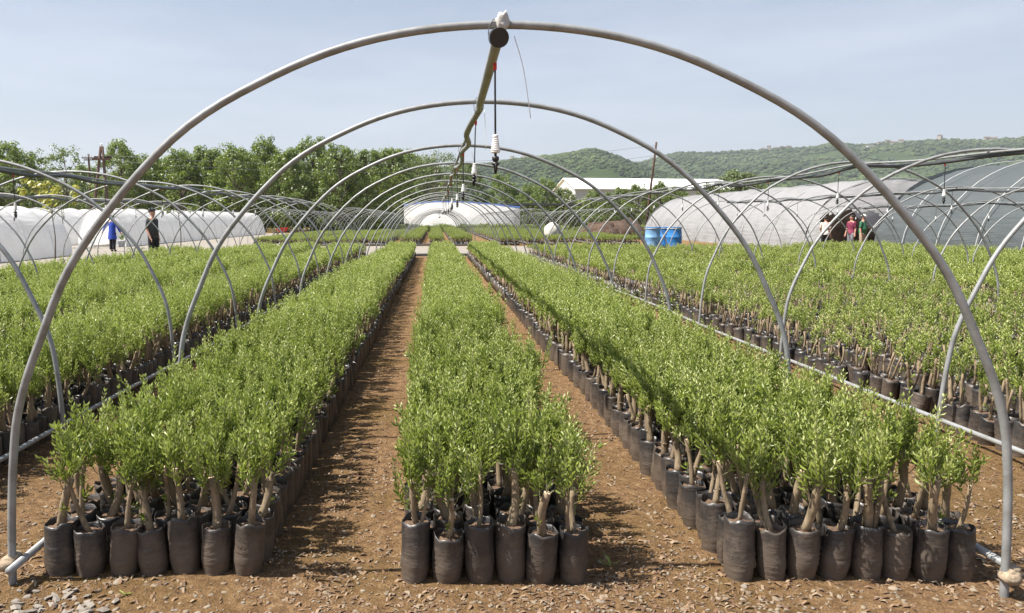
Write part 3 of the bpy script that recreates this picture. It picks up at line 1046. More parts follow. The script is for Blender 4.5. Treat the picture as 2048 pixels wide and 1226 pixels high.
def crown_mb(seed, lod, pts, rad, dense=1.0):
    q = random.Random(seed * 57 + 3)
    mb, tw = MB(), MB()
    zt = pts[-1].z
    def at_trunk(t):
        f_ = t * (len(pts) - 1)
        i = min(len(pts) - 2, int(f_))
        return pts[i].lerp(pts[i + 1], f_ - i)
    nshoot = int(q.randint(9, 14) * dense)
    node = (0.0175, 0.026, 0.045)[lod]
    lsc = (1.0, 1.25, 1.9)[lod]
    def shoot(p, d, length, level):
        n = max(3, int(length / node))
        pl = [p.copy()]
        rot = q.random() * 6
        for i in range(n):
            t = i / n
            d = (d + Vector((q.uniform(-.12, .12), q.uniform(-.12, .12), (0.26 if i < 9 else 0.10) * node / 0.0175))).normalized()
            p = p + d * node
            pl.append(p.copy())
            if level == 0 and t < 0.12: continue
            u = d.orthogonal().normalized()
            a = rot + (PI / 2) * i + q.uniform(-.3, .3)
            u = (u * math.cos(a) + d.cross(u) * math.sin(a)).normalized()
            size = (0.023 + 0.014 * math.sin(PI * min(1, t + 0.2))) * q.uniform(0.75, 1.2) * lsc
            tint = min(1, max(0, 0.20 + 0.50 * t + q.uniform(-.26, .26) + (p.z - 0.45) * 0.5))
            for s in (1, -1):
                ld = (d * q.uniform(0.8, 1.8) + u * s).normalized()
                sd_ = ld.cross(d)
                sd_ = sd_.normalized() if sd_.length > .01 else ld.orthogonal().normalized()
                leaf(mb, p, ld, sd_, size, size * q.uniform(0.145, 0.205), tint, lod)
            if level == 0 and lod < 2 and 0.15 < t < 0.8 and q.random() < (0.13 if lod == 0 else 0.14):
                u2 = u if q.random() < .5 else -u
                shoot(p, (d * 0.75 + u2 * 0.8).normalized(), length * (1 - t) * q.uniform(0.3, 0.6) + 0.02, 1)
        # soft tip
        leaf(mb, p, d, d.orthogonal().normalized(), 0.016 * lsc, 0.0035 * lsc, min(1, 0.75 + q.uniform(-.1, .2)), lod)
        if lod == 0:
            tube(tw, pl[::2] + ([pl[-1]] if len(pl) % 2 == 0 else []), [max(0.0008, (0.0024 if level == 0 else 0.0013) * (1 - 0.6 * k / max(1, len(pl) // 2))) for k in range(len(pl[::2]) + (1 if len(pl) % 2 == 0 else 0))], 3, 0, False)
    for i in range(nshoot):
        t = 1 - (0.5 if dense > .8 else .35) * q.random() ** 1.4
        p = at_trunk(t)
        a = 2 * PI * (i + q.random() * .8) / nshoot
        out = q.uniform(0.04, 0.4) if i % 5 < 2 else q.uniform(0.6, 2.6)
        d = Vector((math.cos(a) * out, math.sin(a) * out, 0.75)).normalized()
        L = 0.10 + 0.19 * q.random() ** 1.3 + (0.12 * q.random() if i % 5 == 0 else 0)
        if dense < .65: L *= .68
        shoot(p + d * 0.012, d, L, 0)
    # a stray low shoot now and then
    if q.random() < 0.45 and lod < 2:
        p = at_trunk(q.uniform(0.15, 0.4))
        a = q.random() * 6.28
        shoot(p, Vector((math.cos(a), math.sin(a), 0.6)).normalized(), q.uniform(0.04, 0.09), 1)
    return mb, tw

def make_variant(seed, lod, dense=1.0):
    bag, soil, H, lean = bag_mb(seed, lod)
    tr, cut, pts, rad = trunk_mb(seed, lod, H, lean, dense)
    cr, tw = crown_mb(seed, lod, pts, rad, dense)
    return bag, soil, tr, cut, cr, tw
NV = 14
near_var = []
for i in range(NV):
    bag, soil, tr, cut, cr, tw = make_variant(i + 1, 0, 1.0 if i < 11 else 0.6)
    trunk2 = None
    crown = MB()
    crown.merge(cr, 0)
    crown.merge(tw, 1)
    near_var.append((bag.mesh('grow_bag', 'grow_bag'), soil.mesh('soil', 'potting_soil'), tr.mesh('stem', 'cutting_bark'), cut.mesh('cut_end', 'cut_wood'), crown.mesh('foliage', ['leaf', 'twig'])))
def joined(seed, lod, dense=1.0):
    bag, soil, tr, cut, cr, tw = make_variant(seed, lod, dense)
    mb = MB()
    for k, part in enumerate((bag, soil, tr, cr)):
        mb.merge(part, k)
    mb.merge(tw, 4)
    return mb
LM = ['grow_bag', 'potting_soil', 'cutting_bark', 'leaf', 'twig']
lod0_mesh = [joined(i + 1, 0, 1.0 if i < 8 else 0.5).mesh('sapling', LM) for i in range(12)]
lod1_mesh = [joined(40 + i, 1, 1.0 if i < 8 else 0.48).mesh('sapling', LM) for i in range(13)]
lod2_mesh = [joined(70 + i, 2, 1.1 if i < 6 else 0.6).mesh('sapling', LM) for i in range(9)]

# beds: (x0, columns, y0, y1, name, evenness)
SP = 0.1385
def px_of(x, y, z):
    v = Vector((x, y, z - CAM_H))
    f = Vector((0, math.cos(_p), -math.sin(_p)))
    d = f.cross(Vector((1, 0, 0)))
    c = v.dot(f)
    return 870 + F * x / c, 613 + F * v.dot(d) / c
BEDS = [
    (-1.735, 7, 3.27, 31.6, 'left', 1.0), (-0.150, 6, 3.205, 32.0, 'middle', 1.0), (1.29, 8, 3.235, 31.6, 'right', 1.0),
    # frame to the left
    (-3.82, 8, 3.3, 31.0, 'L1a', 0.97), (-5.30, 6, 3.3, 31.0, 'L1b', 0.97), (-6.85, 8, 3.3, 30.0, 'L1c', 0.95), (-8.55, 7, 6.0, 26.5, 'L2', 0.90),
    # frames to the right
    (3.80, 6, 3.3, 32.2, 'R1a', 0.86), (5.32, 5, 3.3, 32.2, 'R1b', 0.84), (6.66, 6, 3.3, 32.2, 'R1c', 0.84),
    (8.95, 6, 4.0, 31.5, 'R2a', 0.86), (10.4, 6, 4.0, 31.5, 'R2b', 0.86), (11.85, 6, 4.0, 31.5, 'R2c', 0.86),
    (13.75, 8, 8.0, 31.0, 'R3a', 0.9), (15.25, 7, 8.0, 31.0, 'R3b', 0.9), (16.65, 8, 9.0, 31.0, 'R3c', 0.9)]
q = random.Random(99)
plants = []
for (x0, nc, y0, y1, nm, even) in BEDS:
    nr = int((y1 - y0) / SP)
    wob = [0.03 * noise.noise(Vector((x0, r_ * 0.06, 1.0))) for r_ in range(nr)]
    for r_ in range(nr):
        for c_ in range(nc):
            x = x0 + (c_ + 0.5) * SP + (0.25 * (c_ // 2) if even < 0.88 else 0.0) + q.uniform(-.009, .009) + wob[r_] + (0.02 * (r_ % 2) - 0.01)
            y = y0 + (r_ + 0.5) * SP + q.uniform(-.011, .011)
            # neighbours outside the picture are not needed beyond a step to the side
            if abs(x - 0.1 * y) > 0.66 * y + 2.6 + (0.04 * y): continue
            patch = noise.noise(Vector((x * 0.9, y * 0.45, 4.0)))
            if r_ > 0 and nm not in ('left', 'middle', 'right') and q.random() > even + 0.10 * patch: continue
            plants.append((x, y, nm, r_, c_, nc, even, patch))
def vis_size(p):
    px, py = px_of(p[0], p[1], 0.45)
    inside = -40 < px < 2090 and py < 1300
    return (0 if inside else 1, math.hypot(p[0], p[1]))
plants.sort(key=vis_size)
near_p = plants[:300]
rest_p = plants[300:]

NUM = ['first', 'second', 'third', 'fourth', 'fifth', 'sixth', 'seventh', 'eighth', 'ninth', 'tenth', 'eleventh', 'twelfth', 'thirteenth', 'fourteenth', 'fifteenth', 'sixteenth']
BEDNAME = {'left': 'left central bed', 'middle': 'middle central bed', 'right': 'right central bed'}
def sap_label(nm, r_, c_, nc):
    if nm in BEDNAME:
        bn = BEDNAME[nm]
        if r_ == 0:
            pos = 'leftmost' if c_ == 0 else 'rightmost' if c_ == nc - 1 else NUM[c_] + ' from left'
            return 'sapling in black grow bag, %s in front row of the %s' % (pos, bn), 'front row saplings of the ' + bn
        if nm == 'right' and c_ == 0 and r_ < 16:
            return 'sapling in black bag, %s bag back along left edge of right central bed' % NUM[r_], 'saplings on the left edge of the right bed'
        if nm == 'left' and c_ == nc - 1 and r_ < 16:
            return 'sapling in shaded black bag, %s bag back along right edge of left bed' % NUM[r_], 'saplings on the right edge of the left bed'
        if nm == 'middle' and c_ in (0, nc - 1) and r_ < 12:
            s = 'left' if c_ == 0 else 'right'
            return 'sapling in black bag, %s bag back along %s edge of the middle bed' % (NUM[r_], s), 'saplings on the %s edge of the middle bed' % s
        return 'leafy sapling inside the %s, %s row back, %s from the left' % (bn, ordinal(r_ + 1), ordinal(c_ + 1)), 'saplings inside the ' + bn
    s = 'left' if nm.startswith('L') else 'right'
    return 'sapling at the near end of the bed beyond the %s rail, %s row, %s from left' % (s, ordinal(r_ + 1), ordinal(c_ + 1)), 'saplings near the %s picture edge' % s
for k, (x, y, nm, r_, c_, nc, even, patch) in enumerate(near_p):
    vi = q.randrange(NV)
    if nm == 'right' and r_ == 0 and c_ == nc - 1: vi = 12
    lb, gr = sap_label(nm, r_, c_, nc)
    e = empty('potted_sapling', (x, y, relief(x, y) - 0.004), q.random() * 6.28, lb, 'sapling', gr)
    s = q.uniform(0.92, 1.12)
    e.scale = (1, 1, s)
    e.rotation_euler = (q.uniform(-.035, .035), q.uniform(-.035, .035), q.random() * 6.28)
    bag, soil, tr, cut, cr = near_var[vi]
    bo = link('grow_bag', bag, e)
    link('soil', soil, bo)
    to = link('stem', tr, e)
    link('cut_end', cut, to)
    link('foliage', cr, e)
pts, rzs, scs, ids, tl = [], [], [], [], []
PM = lod0_mesh + lod1_mesh + lod2_mesh
n0, n1, n2 = len(lod0_mesh), len(lod1_mesh), len(lod2_mesh)
for (x, y, nm, r_, c_, nc, even, patch) in rest_p:
    d = math.hypot(x, y)
    sp_ = q.random() < (0.85 - 0.4 * patch if even < 0.88 else 0.06)
    if d < 7.5: i = 8 + q.randrange(n0 - 8) if sp_ else q.randrange(8)
    elif d < 15: i = n0 + (8 + q.randrange(n1 - 8) if sp_ else q.randrange(8))
    else: i = n0 + n1 + (6 + q.randrange(n2 - 6) if sp_ else q.randrange(6))
    h = q.uniform(0.86, 1.10) + 0.08 * patch - (0.04 if d > 20 else 0)
    w = 1.0
    if even < 0.95:
        h *= (0.93 if even < 0.88 else 1.0) + 0.10 * patch
    pts.append((x, y, -0.002))
    rzs.append(q.random() * 6.28)
    scs.append((w, w, h))
    ids.append(i)
    lean_ = 0.05 if even > 0.95 else 0.13
    tl.append((q.uniform(-lean_, lean_) * 0.5, q.uniform(-lean_, lean_)))
gn_scatter('distant_saplings', pts, rzs, scs, ids, PM, 'all the farther saplings in black bags filling the long beds', 'saplings', tl)

# shorter, browner stock beyond the gravel track
q = random.Random(123)
pts, rzs, scs, ids = [], [], [], []
for (x0, w, y0, y1, h) in ((-1.95, 1.05, 45.6, 86, .92), (-0.25, 0.75, 45.6, 88, .88), (1.1, 1.15, 45.6, 88, .92), (3.9, 1.15, 46, 86, .8), (5.5, .9, 46, 86, .8), (7.0, 1.2, 46, 86, .82), (9.3, 1.2, 46, 84, .82), (11.0, 1.1, 46, 84, .8),
        (-3.9, 1.1, 46.0, 84, .66), (-5.6, 1.1, 46.0, 84, .66), (-7.1, 1.1, 46.0, 80, .62), (-9.3, 1.2, 47.0, 80, .62), (-11.2, 1.3, 48.5, 76, .60)):
    y = y0
    while y < y1:
        x = x0
        while x < x0 + w:
            if q.random() < 0.93:
                pts.append((x + q.uniform(-.03, .03), y + q.uniform(-.03, .03), 0.0))
                rzs.append(q.random() * 6.28)
                k = q.uniform(0.85, 1.1)
                scs.append((1.25, 1.25, h * k))
                ids.append(q.randrange(n2))
            x += 0.165
        y += 0.19
gn_scatter('saplings_beyond_track', pts, rzs, scs, ids, [joined(70 + i, 2, 1.1 if i < 6 else 0.7).mesh('sapling', ['grow_bag', 'potting_soil', 'cutting_bark', 'leaf_far', 'twig']) for i in range(n2)], 'rows of distant saplings beyond the gravel track', 'saplings')

# black irrigation hoses edging the gravel track
for y, x0, x1, w in ((32.45, -2.2, 3.3, 'near'), (44.75, -6.5, 3.5, 'far')):
    mb = MB()
    tube(mb, spline([(x0 + (x1 - x0) * k / 8 - x0, 0.03 * math.sin(k * 2.2), 0.12 + 0.01 * math.sin(k * 3)) for k in range(9)], 3), 0.055, 8)
    tag(mb.build('irrigation_hose', 'black_pipe', None, (x0, y, -0.045)), 'thick black hose lying along the %s edge of the gravel track' % w, 'hose')

# ------------------------------------------------------------------ stones, mulch and litter on the soil
def stone_me(seed, mat, rough=0.4, sub=2, sq=(1, 0.75, 0.42), smooth=True):
    mb = MB()
    lump(mb, (0, 0, 0), 1.0, seed, sub, sq, rough, 0, 0.5, smooth, 0.9)
    return mb.mesh('stone', mat)
stones = [stone_me(100 + i, 'stone', 0.35, 2, (1, 0.6 + 0.07 * (i % 5), 0.3 + 0.06 * (i % 4))) for i in range(8)]
greys = [stone_me(140 + i, 'grey_stone', 0.9, 1, (1, 0.75, 0.38), False) for i in range(6)]
def free_soil(x, y, m_=0.03):
    for (x0, nc, y0, y1, nm, ev) in BEDS:
        if x0 - m_ < x < x0 + nc * SP + m_ and y0 - m_ < y < y1: return False
    return True
q = random.Random(321)
n = 0
while n < 430:
    py = 1226 - (1226 - 700) * q.random() ** 1.2 if q.random() < 0.62 else q.uniform(1150, 1240)
    px = q.uniform(-20, 2070)
    g_ = gnd(px, py)
    if not free_soil(g_.x, g_.y) or g_.y > 9: continue
    s = 0.006 + 0.015 * q.random() ** 2.4
    if q.random() < 0.05: s *= 1.5
    o = link('stone', q.choice(stones), ground, (g_.x, g_.y, relief(g_.x, g_.y) - s * 0.02), (q.uniform(-.2, .2), q.uniform(-.2, .2), q.random() * 6.28), s)
    n += 1
n = 0
while n < 55:     # grey rubble at the lower left
    px, py = q.gauss(110, 95), q.gauss(1214, 22)
    if py < 1165: continue
    g_ = gnd(px, py)
    s = q.uniform(0.010, 0.028)
    link('stone', q.choice(greys), ground, (g_.x, g_.y, relief(g_.x, g_.y) + s * 0.22), (q.uniform(-.3, .3), q.uniform(-.3, .3), q.random() * 6.28), s)
    n += 1
# uncountable grit and shreds of bark
def chip_me(seed):
    q2 = random.Random(seed)
    mb = MB()
    L, w, t = 1.0, q2.uniform(.15, .4), q2.uniform(.05, .12)
    bend = q2.uniform(-.25, .25)
    V = [(-L / 2, -w / 2, 0), (-L / 2 * .9, w / 2, 0), (0, w / 2 + bend * .4, t * 2 + abs(bend) * .3), (0, -w / 2 + bend * .4, t * 2 + abs(bend) * .3), (L / 2, w / 3, 0), (L / 2, -w / 3, 0)]
    mb.add(V, [(0, 3, 2, 1), (3, 5, 4, 2)], 0, 0.5, False)
    return mb.mesh('chip', 'chip')
grit = [stone_me(180 + i, 'stone', 0.4, 1) for i in range(4)] + [chip_me(i) for i in range(6)]
pts, rzs, scs, ids, tl = [], [], [], [], []
for _ in range(130000):
    y = 1.9 + 13 * q.random() ** 1.9
    x = q.uniform(-0.62 * y - 0.6, 0.80 * y + 0.6)
    if not free_soil(x, y, -0.02): continue
    dens = 0.5 + 0.9 * noise.noise(Vector((x * 1.5, y * 1.5, 8.8))) + 0.5 * noise.noise(Vector((x * 5, y * 5, 1.8)))
    if q.random() > dens + 0.12: continue
    is_chip = q.random() < 0.66
    s = 0.008 + 0.036 * q.random() ** 1.5 if is_chip else 0.003 + 0.011 * q.random() ** 2.5
    pts.append((x, y, relief(x, y) + (0.001 if is_chip else s * 0.2)))
    rzs.append(q.random() * 6.28)
    scs.append((s, s, s))
    ids.append(4 + q.randrange(6) if is_chip else q.randrange(4))
    tl.append((q.uniform(-.3, .3), q.uniform(-.3, .3)))
gn_scatter('mulch_and_grit', pts, rzs, scs, ids, grit, 'bark shreds and grit littering the bare earth', None, tl)

# little green weeds rooted in the aisle
def weed(p, n_, L, seed, label):
    q2 = random.Random(seed)
    mb = MB()
    for i in range(n_):
        a = q2.random() * 6.28
        d = Vector((math.cos(a), math.sin(a), q2.uniform(.5, 1.4))).normalized()
        s = d.cross(Vector((0, 0, 1))).normalized()
        l = L * q2.uniform(.5, 1.1)
        P = [Vector((0, 0, 0)) + d * l * t - Vector((0, 0, 1)) * l * .35 * t * t for t in (0, .35, .7, 1)]
        w = 0.0035
        V = [P[0] - s * w * .6, P[0] + s * w * .6, P[1] + s * w, P[1] - s * w, P[2] + s * w * .8, P[2] - s * w * .8, P[3]]
        mb.add(V, [(0, 1, 2, 3), (3, 2, 4, 5), (5, 4, 6)], 0, q2.uniform(.3, .9), False)
    tag(mb.build('weed', 'leaf', None, p), label, 'weed')
for i, (px, py, L, lb) in enumerate(((1222, 1132, .09, 'small green weed beside the rightmost bag of the middle bed'), (1188, 950, .05, 'tiny weed in the right aisle'), (250, 1190, .05, 'tiny weed by the grey rubble'))):
    g_ = gnd(px, py)
    weed((g_.x, g_.y, relief(g_.x, g_.y)), 9 if i == 0 else 6, L, i, lb)

# ------------------------------------------------------------------ white film tunnels on the left
def arch_profile(w, h, n, straight=0.18):
    out = []
    for i in range(n + 1):
        a = PI * i / n
        c, s = -math.cos(a), max(0.0, math.sin(a))
        x = (abs(c) ** 0.95) * (1 if c > 0 else -1) * w / 2
        z = h * (s ** 0.92)
        out.append((x, z))
    return out
def film_tunnel(cx, y0, y1, w, h, mat, label, seed, near_open=False, near_end=True, ribs=0.0, wrinkle=0.05, hole=None, rib_mat='rib_paint'):
    root = empty('film_tunnel' if mat == 'white_film' else 'net_greenhouse', (cx, y0, 0), 0, label, 'tunnel' if mat == 'white_film' else 'greenhouse')
    L = y1 - y0
    ny = max(8, int(L / 0.4))
    prof = arch_profile(w, h, 26)
    npf = len(prof)
    mb = MB()
    V = []
    for j in range(ny + 1):
        y = L * j / ny
        sagk = 0.045 * abs(math.sin(PI * y / 2.0))
        for (x, z) in prof:
            k = 1 - sagk * (z / h) + wrinkle * 0.5 * noise.noise(Vector((x * 0.6 + seed, y * 0.9, z * 1.6))) + wrinkle * 0.35 * noise.noise(Vector((x * 2.1, y * 2.3 + seed, z * 3.5)))
            V.append((x * k, y, max(0.0, z * k) if z > 0.01 else 0.0))
    mb.add(V, [(j * npf + i, j * npf + i + 1, (j + 1) * npf + i + 1, (j + 1) * npf + i) for j in range(ny) for i in range(npf - 1)])
    mb.build('cover', mat, root)
    def end(yy, hole_=None, name='end_wall', bulge=0.0):
        me_ = MB()
        nxg, nzg = 44, 22
        def zt(x):
            xs = [p[0] for p in prof]
            return float(np.interp(x, xs, [p[1] for p in prof]))
        Vg = []
        for j in range(nzg + 1):
            for i in range(nxg + 1):
                x = -w / 2 * 0.992 + w * 0.992 * i / nxg
                z = zt(x) * j / nzg * 0.997
                bl = -bulge * (1 - (j / nzg) ** 2) * math.sqrt(max(0.0, 1 - (2 * x / w) ** 2))  # outward bulge, shaped so the end wall catches more sun
                Vg.append((x, yy + bl + 0.05 * noise.noise(Vector((x * 1.5 + seed, z * 1.5, yy))), z))
        Fg = []
        for j in range(nzg):
            for i in range(nxg):
                a = j * (nxg + 1) + i
                cx_, cz_ = (Vg[a][0] + Vg[a + 1][0]) / 2, (Vg[a][2] + Vg[a + nxg + 1][2]) / 2
                if hole_ and hole_(cx_, cz_): continue
                Fg.append((a, a + 1, a + nxg + 2, a + nxg + 1))
        me_.add(Vg, Fg)
        me_.build(name, mat, root)
    if near_end:
        end(0.02, hole, bulge=0.36 * h)
    end(L - 0.02)
    if ribs:
        y = 0.0
        while y < L:
            mb = MB()
            tube(mb, [(x * 1.010, y, z * 1.010 + 0.01) for x, z in prof[::1]], 0.019, 6)
            mb.build('rib', rib_mat, root)
            y += ribs
    return root
# first: only its far end shows at the picture edge
film_tunnel(-17.1, 14.0, 33.6, 3.0, 2.03, 'white_film', 'white film tunnel cut off by the left picture edge', 2.2, ribs=2.0, rib_mat='white_paint')
film_tunnel(-18.75, 44.2, 80.0, 2.75, 2.12, 'white_film', 'long white film tunnel with an open flap end, behind the two workers', 5.7, ribs=2.0, rib_mat='white_paint',
            hole=lambda x, z: (-0.25 < x < 0.75 and z < 1.35 + 0.2 * math.sin(x * 4)))
film_tunnel(-23.2, 36.0, 76.0, 2.9, 2.2, 'white_film', 'rearmost white film tunnel seen between the other two', 8.3)

# ------------------------------------------------------------------ grey net greenhouses on the right
film_tunnel(22.4, 38.4, 68.0, 8.6, 3.5, 'light_net', 'pale grey net greenhouse with a torn doorway where people stand', 3.4, wrinkle=0.07, ribs=4.0,
            hole=lambda x, z: (-3.72 < x < -0.42 and z < 1.92 - 0.16 * abs(x + 2.1) ** 1.7 + 0.05 * math.sin(x * 7)))
film_tunnel(22.9, 12.0, 33.0, 8.9, 3.75, 'dark_net', 'dark grey net greenhouse with pale ribs at the right picture edge', 6.1, ribs=2.1, wrinkle=0.03)
# earth bank inside the doorway
mb = MB()
lump(mb, (0, 0, 0.3), 1.0, 17, 4, (3.3, 3.2, 2.2), 0.18, 0, 0.5, True, 2.0)
tag(mb.build('earth_bank', 'heap_soil', None, (22.6, 47.0, 0)), 'brown earth bank inside the doorway of the pale net greenhouse', 'earth bank')

# ------------------------------------------------------------------ white greenhouse wall at the far end
root = empty('far_greenhouse', (at(922, 440, 100).x, 100, 0), 0, 'wide white greenhouse with a blue band along its top at the far end', 'greenhouse')
xl, xr = at(808, 440, 100).x - root.location.x, at(1040, 440, 100).x - root.location.x
def topz(x):
    t = (x - xl) / (xr - xl)
    return 3.25 + 0.55 * math.sin(PI * min(1, t * 1.02) ** 0.8) - 0.25 * t
mb = MB()
n = 24
V = []
for j in range(11):
    for i in range(n + 1):
        x = xl + (xr - xl) * i / n
        bl = -2.4 * (1 - (j / 10) ** 1.5) * math.sqrt(max(0, math.sin(PI * i / n)))  # wall bowed outward, a shape added to brighten its shaded face
        V.append((x, bl + 0.05 * math.sin(i * 1.1) * math.sin(j), (topz(x) - 0.02) * j / 10))
mb.add(V, [(j * (n + 1) + i, j * (n + 1) + i + 1, (j + 1) * (n + 1) + i + 1, (j + 1) * (n + 1) + i) for j in range(10) for i in range(n)])
mb.build('end_wall', 'white_film', root)
mb = MB()
V = []
for j, (dy, dz) in enumerate(((-0.06, -0.30), (-0.06, 0.03), (0.5, 0.10), (1.2, 0.12))):
    for i in range(n + 1):
        x = xl + (xr - xl) * i / n
        t = i / n
        cut = 0.30 + 0.7 * abs(math.sin(PI * t * 0.8 + 0.3))
        V.append((x, dy, topz(x) + (dz * cut if dz < 0 else dz)))
mb.add(V, [(j * (n + 1) + i, j * (n + 1) + i + 1, (j + 1) * (n + 1) + i + 1, (j + 1) * (n + 1) + i) for j in range(3) for i in range(n)])
mb.build('blue_band', 'blue_sheet', root)
mb = MB()
V = []
for j in range(13):
    for i in range(n + 1):
        x = xl + (xr - xl) * i / n
        V.append((x, 1.2 + 28.0 * j / 12, topz(x) + 0.09))
mb.add(V, [(j * (n + 1) + i, j * (n + 1) + i + 1, (j + 1) * (n + 1) + i + 1, (j + 1) * (n + 1) + i) for j in range(12) for i in range(n)])
mb.build('roof_cover', 'white_film', root)
for s, x in ((-1, xl), (1, xr)):
    mb = MB()
    mb.add([(x, 0.02, 0), (x, 29, 0), (x, 29, topz(x) + 0.08), (x, 0.02, topz(x) - 0.03)], [(0, 1, 2, 3)], 0, .5, False)
    mb.build('side_wall', 'white_film', root)

# open shed with a dark roof beside it
root = empty('open_shed', (at(1090, 440, 106).x, 106, 0), 0, 'low open shed with a dark flat roof right of the far white greenhouse', 'shed')
mb = MB()
box(mb, (-6.5, -3, 3.3), (6.5, 3, 3.55))
mb.build('roof', 'dark_door', root)
for x in (-6, -2, 2, 6):
    for y in (-2.7, 2.7):
        mb = MB()
        box(mb, (x - .09, y - .09, 0), (x + .09, y + .09, 3.3))
        mb.build('post', 'pole_wood', root)

# ------------------------------------------------------------------ big white hall
a_ = at(1150, 405, 150)
root = empty('white_hall', (a_.x, 150, 0), R(9), 'long white gabled hall with a grey side wall behind trees', 'building')
LEN, WID, EV, RG = 33.0, 13.0, 7.2, 9.4
def quad(name, pts_, mat, th=None):
    mb = MB()
    mb.add(pts_, [tuple(range(len(pts_)))], 0, .5, False)
    return mb.build(name, mat, root)
yA, yB = 0.0, WID
quad('gable_wall', [(0, yA, 0), (0, yA, EV), (0, (yA + yB) / 2, RG), (0, yB, EV), (0, yB, 0)], 'white_paint')
quad('gable_wall', [(LEN, yA, 0), (LEN, yB, 0), (LEN, yB, EV), (LEN, (yA + yB) / 2, RG), (LEN, yA, EV)], 'white_paint')
for i in range(12):        # panelled side wall
    x0 = LEN * i / 12
    mb = MB()
    box(mb, (x0 + .03, yA - 0.02 - 0.015 * (i % 2), 0), (x0 + LEN / 12 - .03, yA + .1, EV - .02))
    mb.build('wall_panel', 'grey_panel', root)
mb = MB()
box(mb, (0.02, yB - 0.1, 0), (LEN - 0.02, yB, EV - 0.02))
mb.build('rear_wall', 'grey_panel', root)
for (y0_, y1_) in ((yA - .4, (yA + yB) / 2), ((yA + yB) / 2, yB + .4)):
    mb = MB()
    zl0 = EV - .13 if y0_ < yA else RG + .02
    zl1 = RG + .02 if y0_ < yA else EV - .13
    P = [(-.35, y0_, zl0), (LEN + .35, y0_, zl0), (LEN + .35, y1_, zl1), (-.35, y1_, zl1)]
    mb.add(P + [(x, y, z + .14) for x, y, z in P], [(3, 2, 1, 0), (4, 5, 6, 7), (0, 1, 5, 4), (1, 2, 6, 5), (2, 3, 7, 6), (3, 0, 4, 7)], 0, .5, False)
    mb.build('roof', 'white_paint', root)
mb = MB()
box(mb, (-.06, 4.2, 0), (0.05, 6.2, 5.2))
mb.build('door', 'dark_door', root)

# ------------------------------------------------------------------ barrels, heap, sack, barrow
def barrel_me():
    mb = MB()
    r, h = .30, 1.16
    prof = [(r * .86, 0), (r * .92, .03), (r * .97, h * .16), (r * .985, h * .27), (r * 1.025, h * .285), (r * 1.025, h * .305), (r, h * .32), (r * 1.0, h * .64), (r * 1.025, h * .655), (r * 1.025, h * .675), (r * .985, h * .69), (r * .96, h * .84), (r * .92, h * .93), (r * .93, h * .945), (r * .93, h * .975), (r * .90, h * .98)]
    lathe(mb, prof, 22)
    return mb.mesh('body', 'barrel_blue')
bme = barrel_me()
mb = MB()
lathe(mb, [(.280, 1.135), (.290, 1.14), (.290, 1.165), (.28, 1.17), (.25, 1.15), (.05, 1.15)], 22)
lid = mb.mesh('lid', 'barrel_blue')
mb = MB()
lathe(mb, [(.288, 1.095), (.294, 1.10), (.294, 1.125), (.288, 1.13)], 22, cap=False)
band = mb.mesh('rim_band', 'grey_panel')
for (px, Y, lb) in ((1305, 31.0, 'weathered pale blue plastic barrel, left one of the three'), (1328, 32.1, 'blue plastic barrel half hidden between the other two'), (1348, 31.3, 'clean bright blue plastic barrel, right one of the three')):
    p = at(px, 480, Y)
    e = empty('blue_barrel', (p.x, Y, 0.06), px * .1, lb, 'barrel', 'blue barrels by the pale net greenhouse')
    bo_ = link('body', bme, e)
    if px == 1305:
        bo_.data = bme.copy()
        bo_.data.materials[0] = M['barrel_faded']
    link('lid', lid, e)
    link('rim_band', band, e)
p = at(1236, 440, 60)
mb = MB()
for i in range(7):
    qx = random.Random(i)
    lump(mb, (qx.uniform(-2.0, 2.0), qx.uniform(-.7, .7), .1), qx.uniform(.8, 1.25), 60 + i, 3, (1.2, 1, .95 + .3 * qx.random()), .35, 0, .5, True, 2.0)
tag(mb.build('soil_heap', 'heap_soil', None, (p.x, 60, 0)), 'long dark brown heap of soil beyond the beds on the right', 'soil heap')
p = at(1105, 446, 50)
mb = MB()
lump(mb, (0, 0, .72), .62, 71, 3, (.86, .86, 1.0), .14, 0, .5, True, 2.2)
tag(mb.build('white_sack', 'sack', None, (p.x, 50, 0)), 'bulging off-white sack standing beyond the gravel track', 'sack')
p = gnd(565, 474)
e = empty('wheelbarrow', (p.x, p.y, 0), R(20), 'red wheelbarrow parked beyond the far end of white tunnel', 'wheelbarrow')
mb = MB()
P0 = [(-.32, -.26, .42), (.28, -.26, .46), (.28, .26, .46), (-.32, .26, .42)]
P1 = [(-.50, -.36, .74), (.48, -.36, .82), (.48, .36, .82), (-.50, .36, .74)]
mb.add(P0 + P1, [(3, 2, 1, 0), (0, 1, 5, 4), (1, 2, 6, 5), (2, 3, 7, 6), (3, 0, 4, 7)], 0, .5, False)
mb.build('tray', 'red_plastic', e)
mb = MB()
tube(mb, [(-.55 + .19 * math.cos(a * .5236), 0, .19 + .19 * math.sin(a * .5236)) for a in range(13)], .045, 8, cap=False)
mb.build('wheel', 'black_plastic', e)
for s in (-1, 1):
    mb = MB()
    tube(mb, [(-.56, .07 * s, .19), (-.2, .22 * s, .40), (.45, .28 * s, .50), (.95, .29 * s, .62)], .02, 6)
    mb.build('handle', 'pole_wood', e)
    mb = MB()
    tube(mb, [(.30, .25 * s, .46), (.36, .27 * s, .0)], .018, 6)
    mb.build('leg', 'galvanised', e)

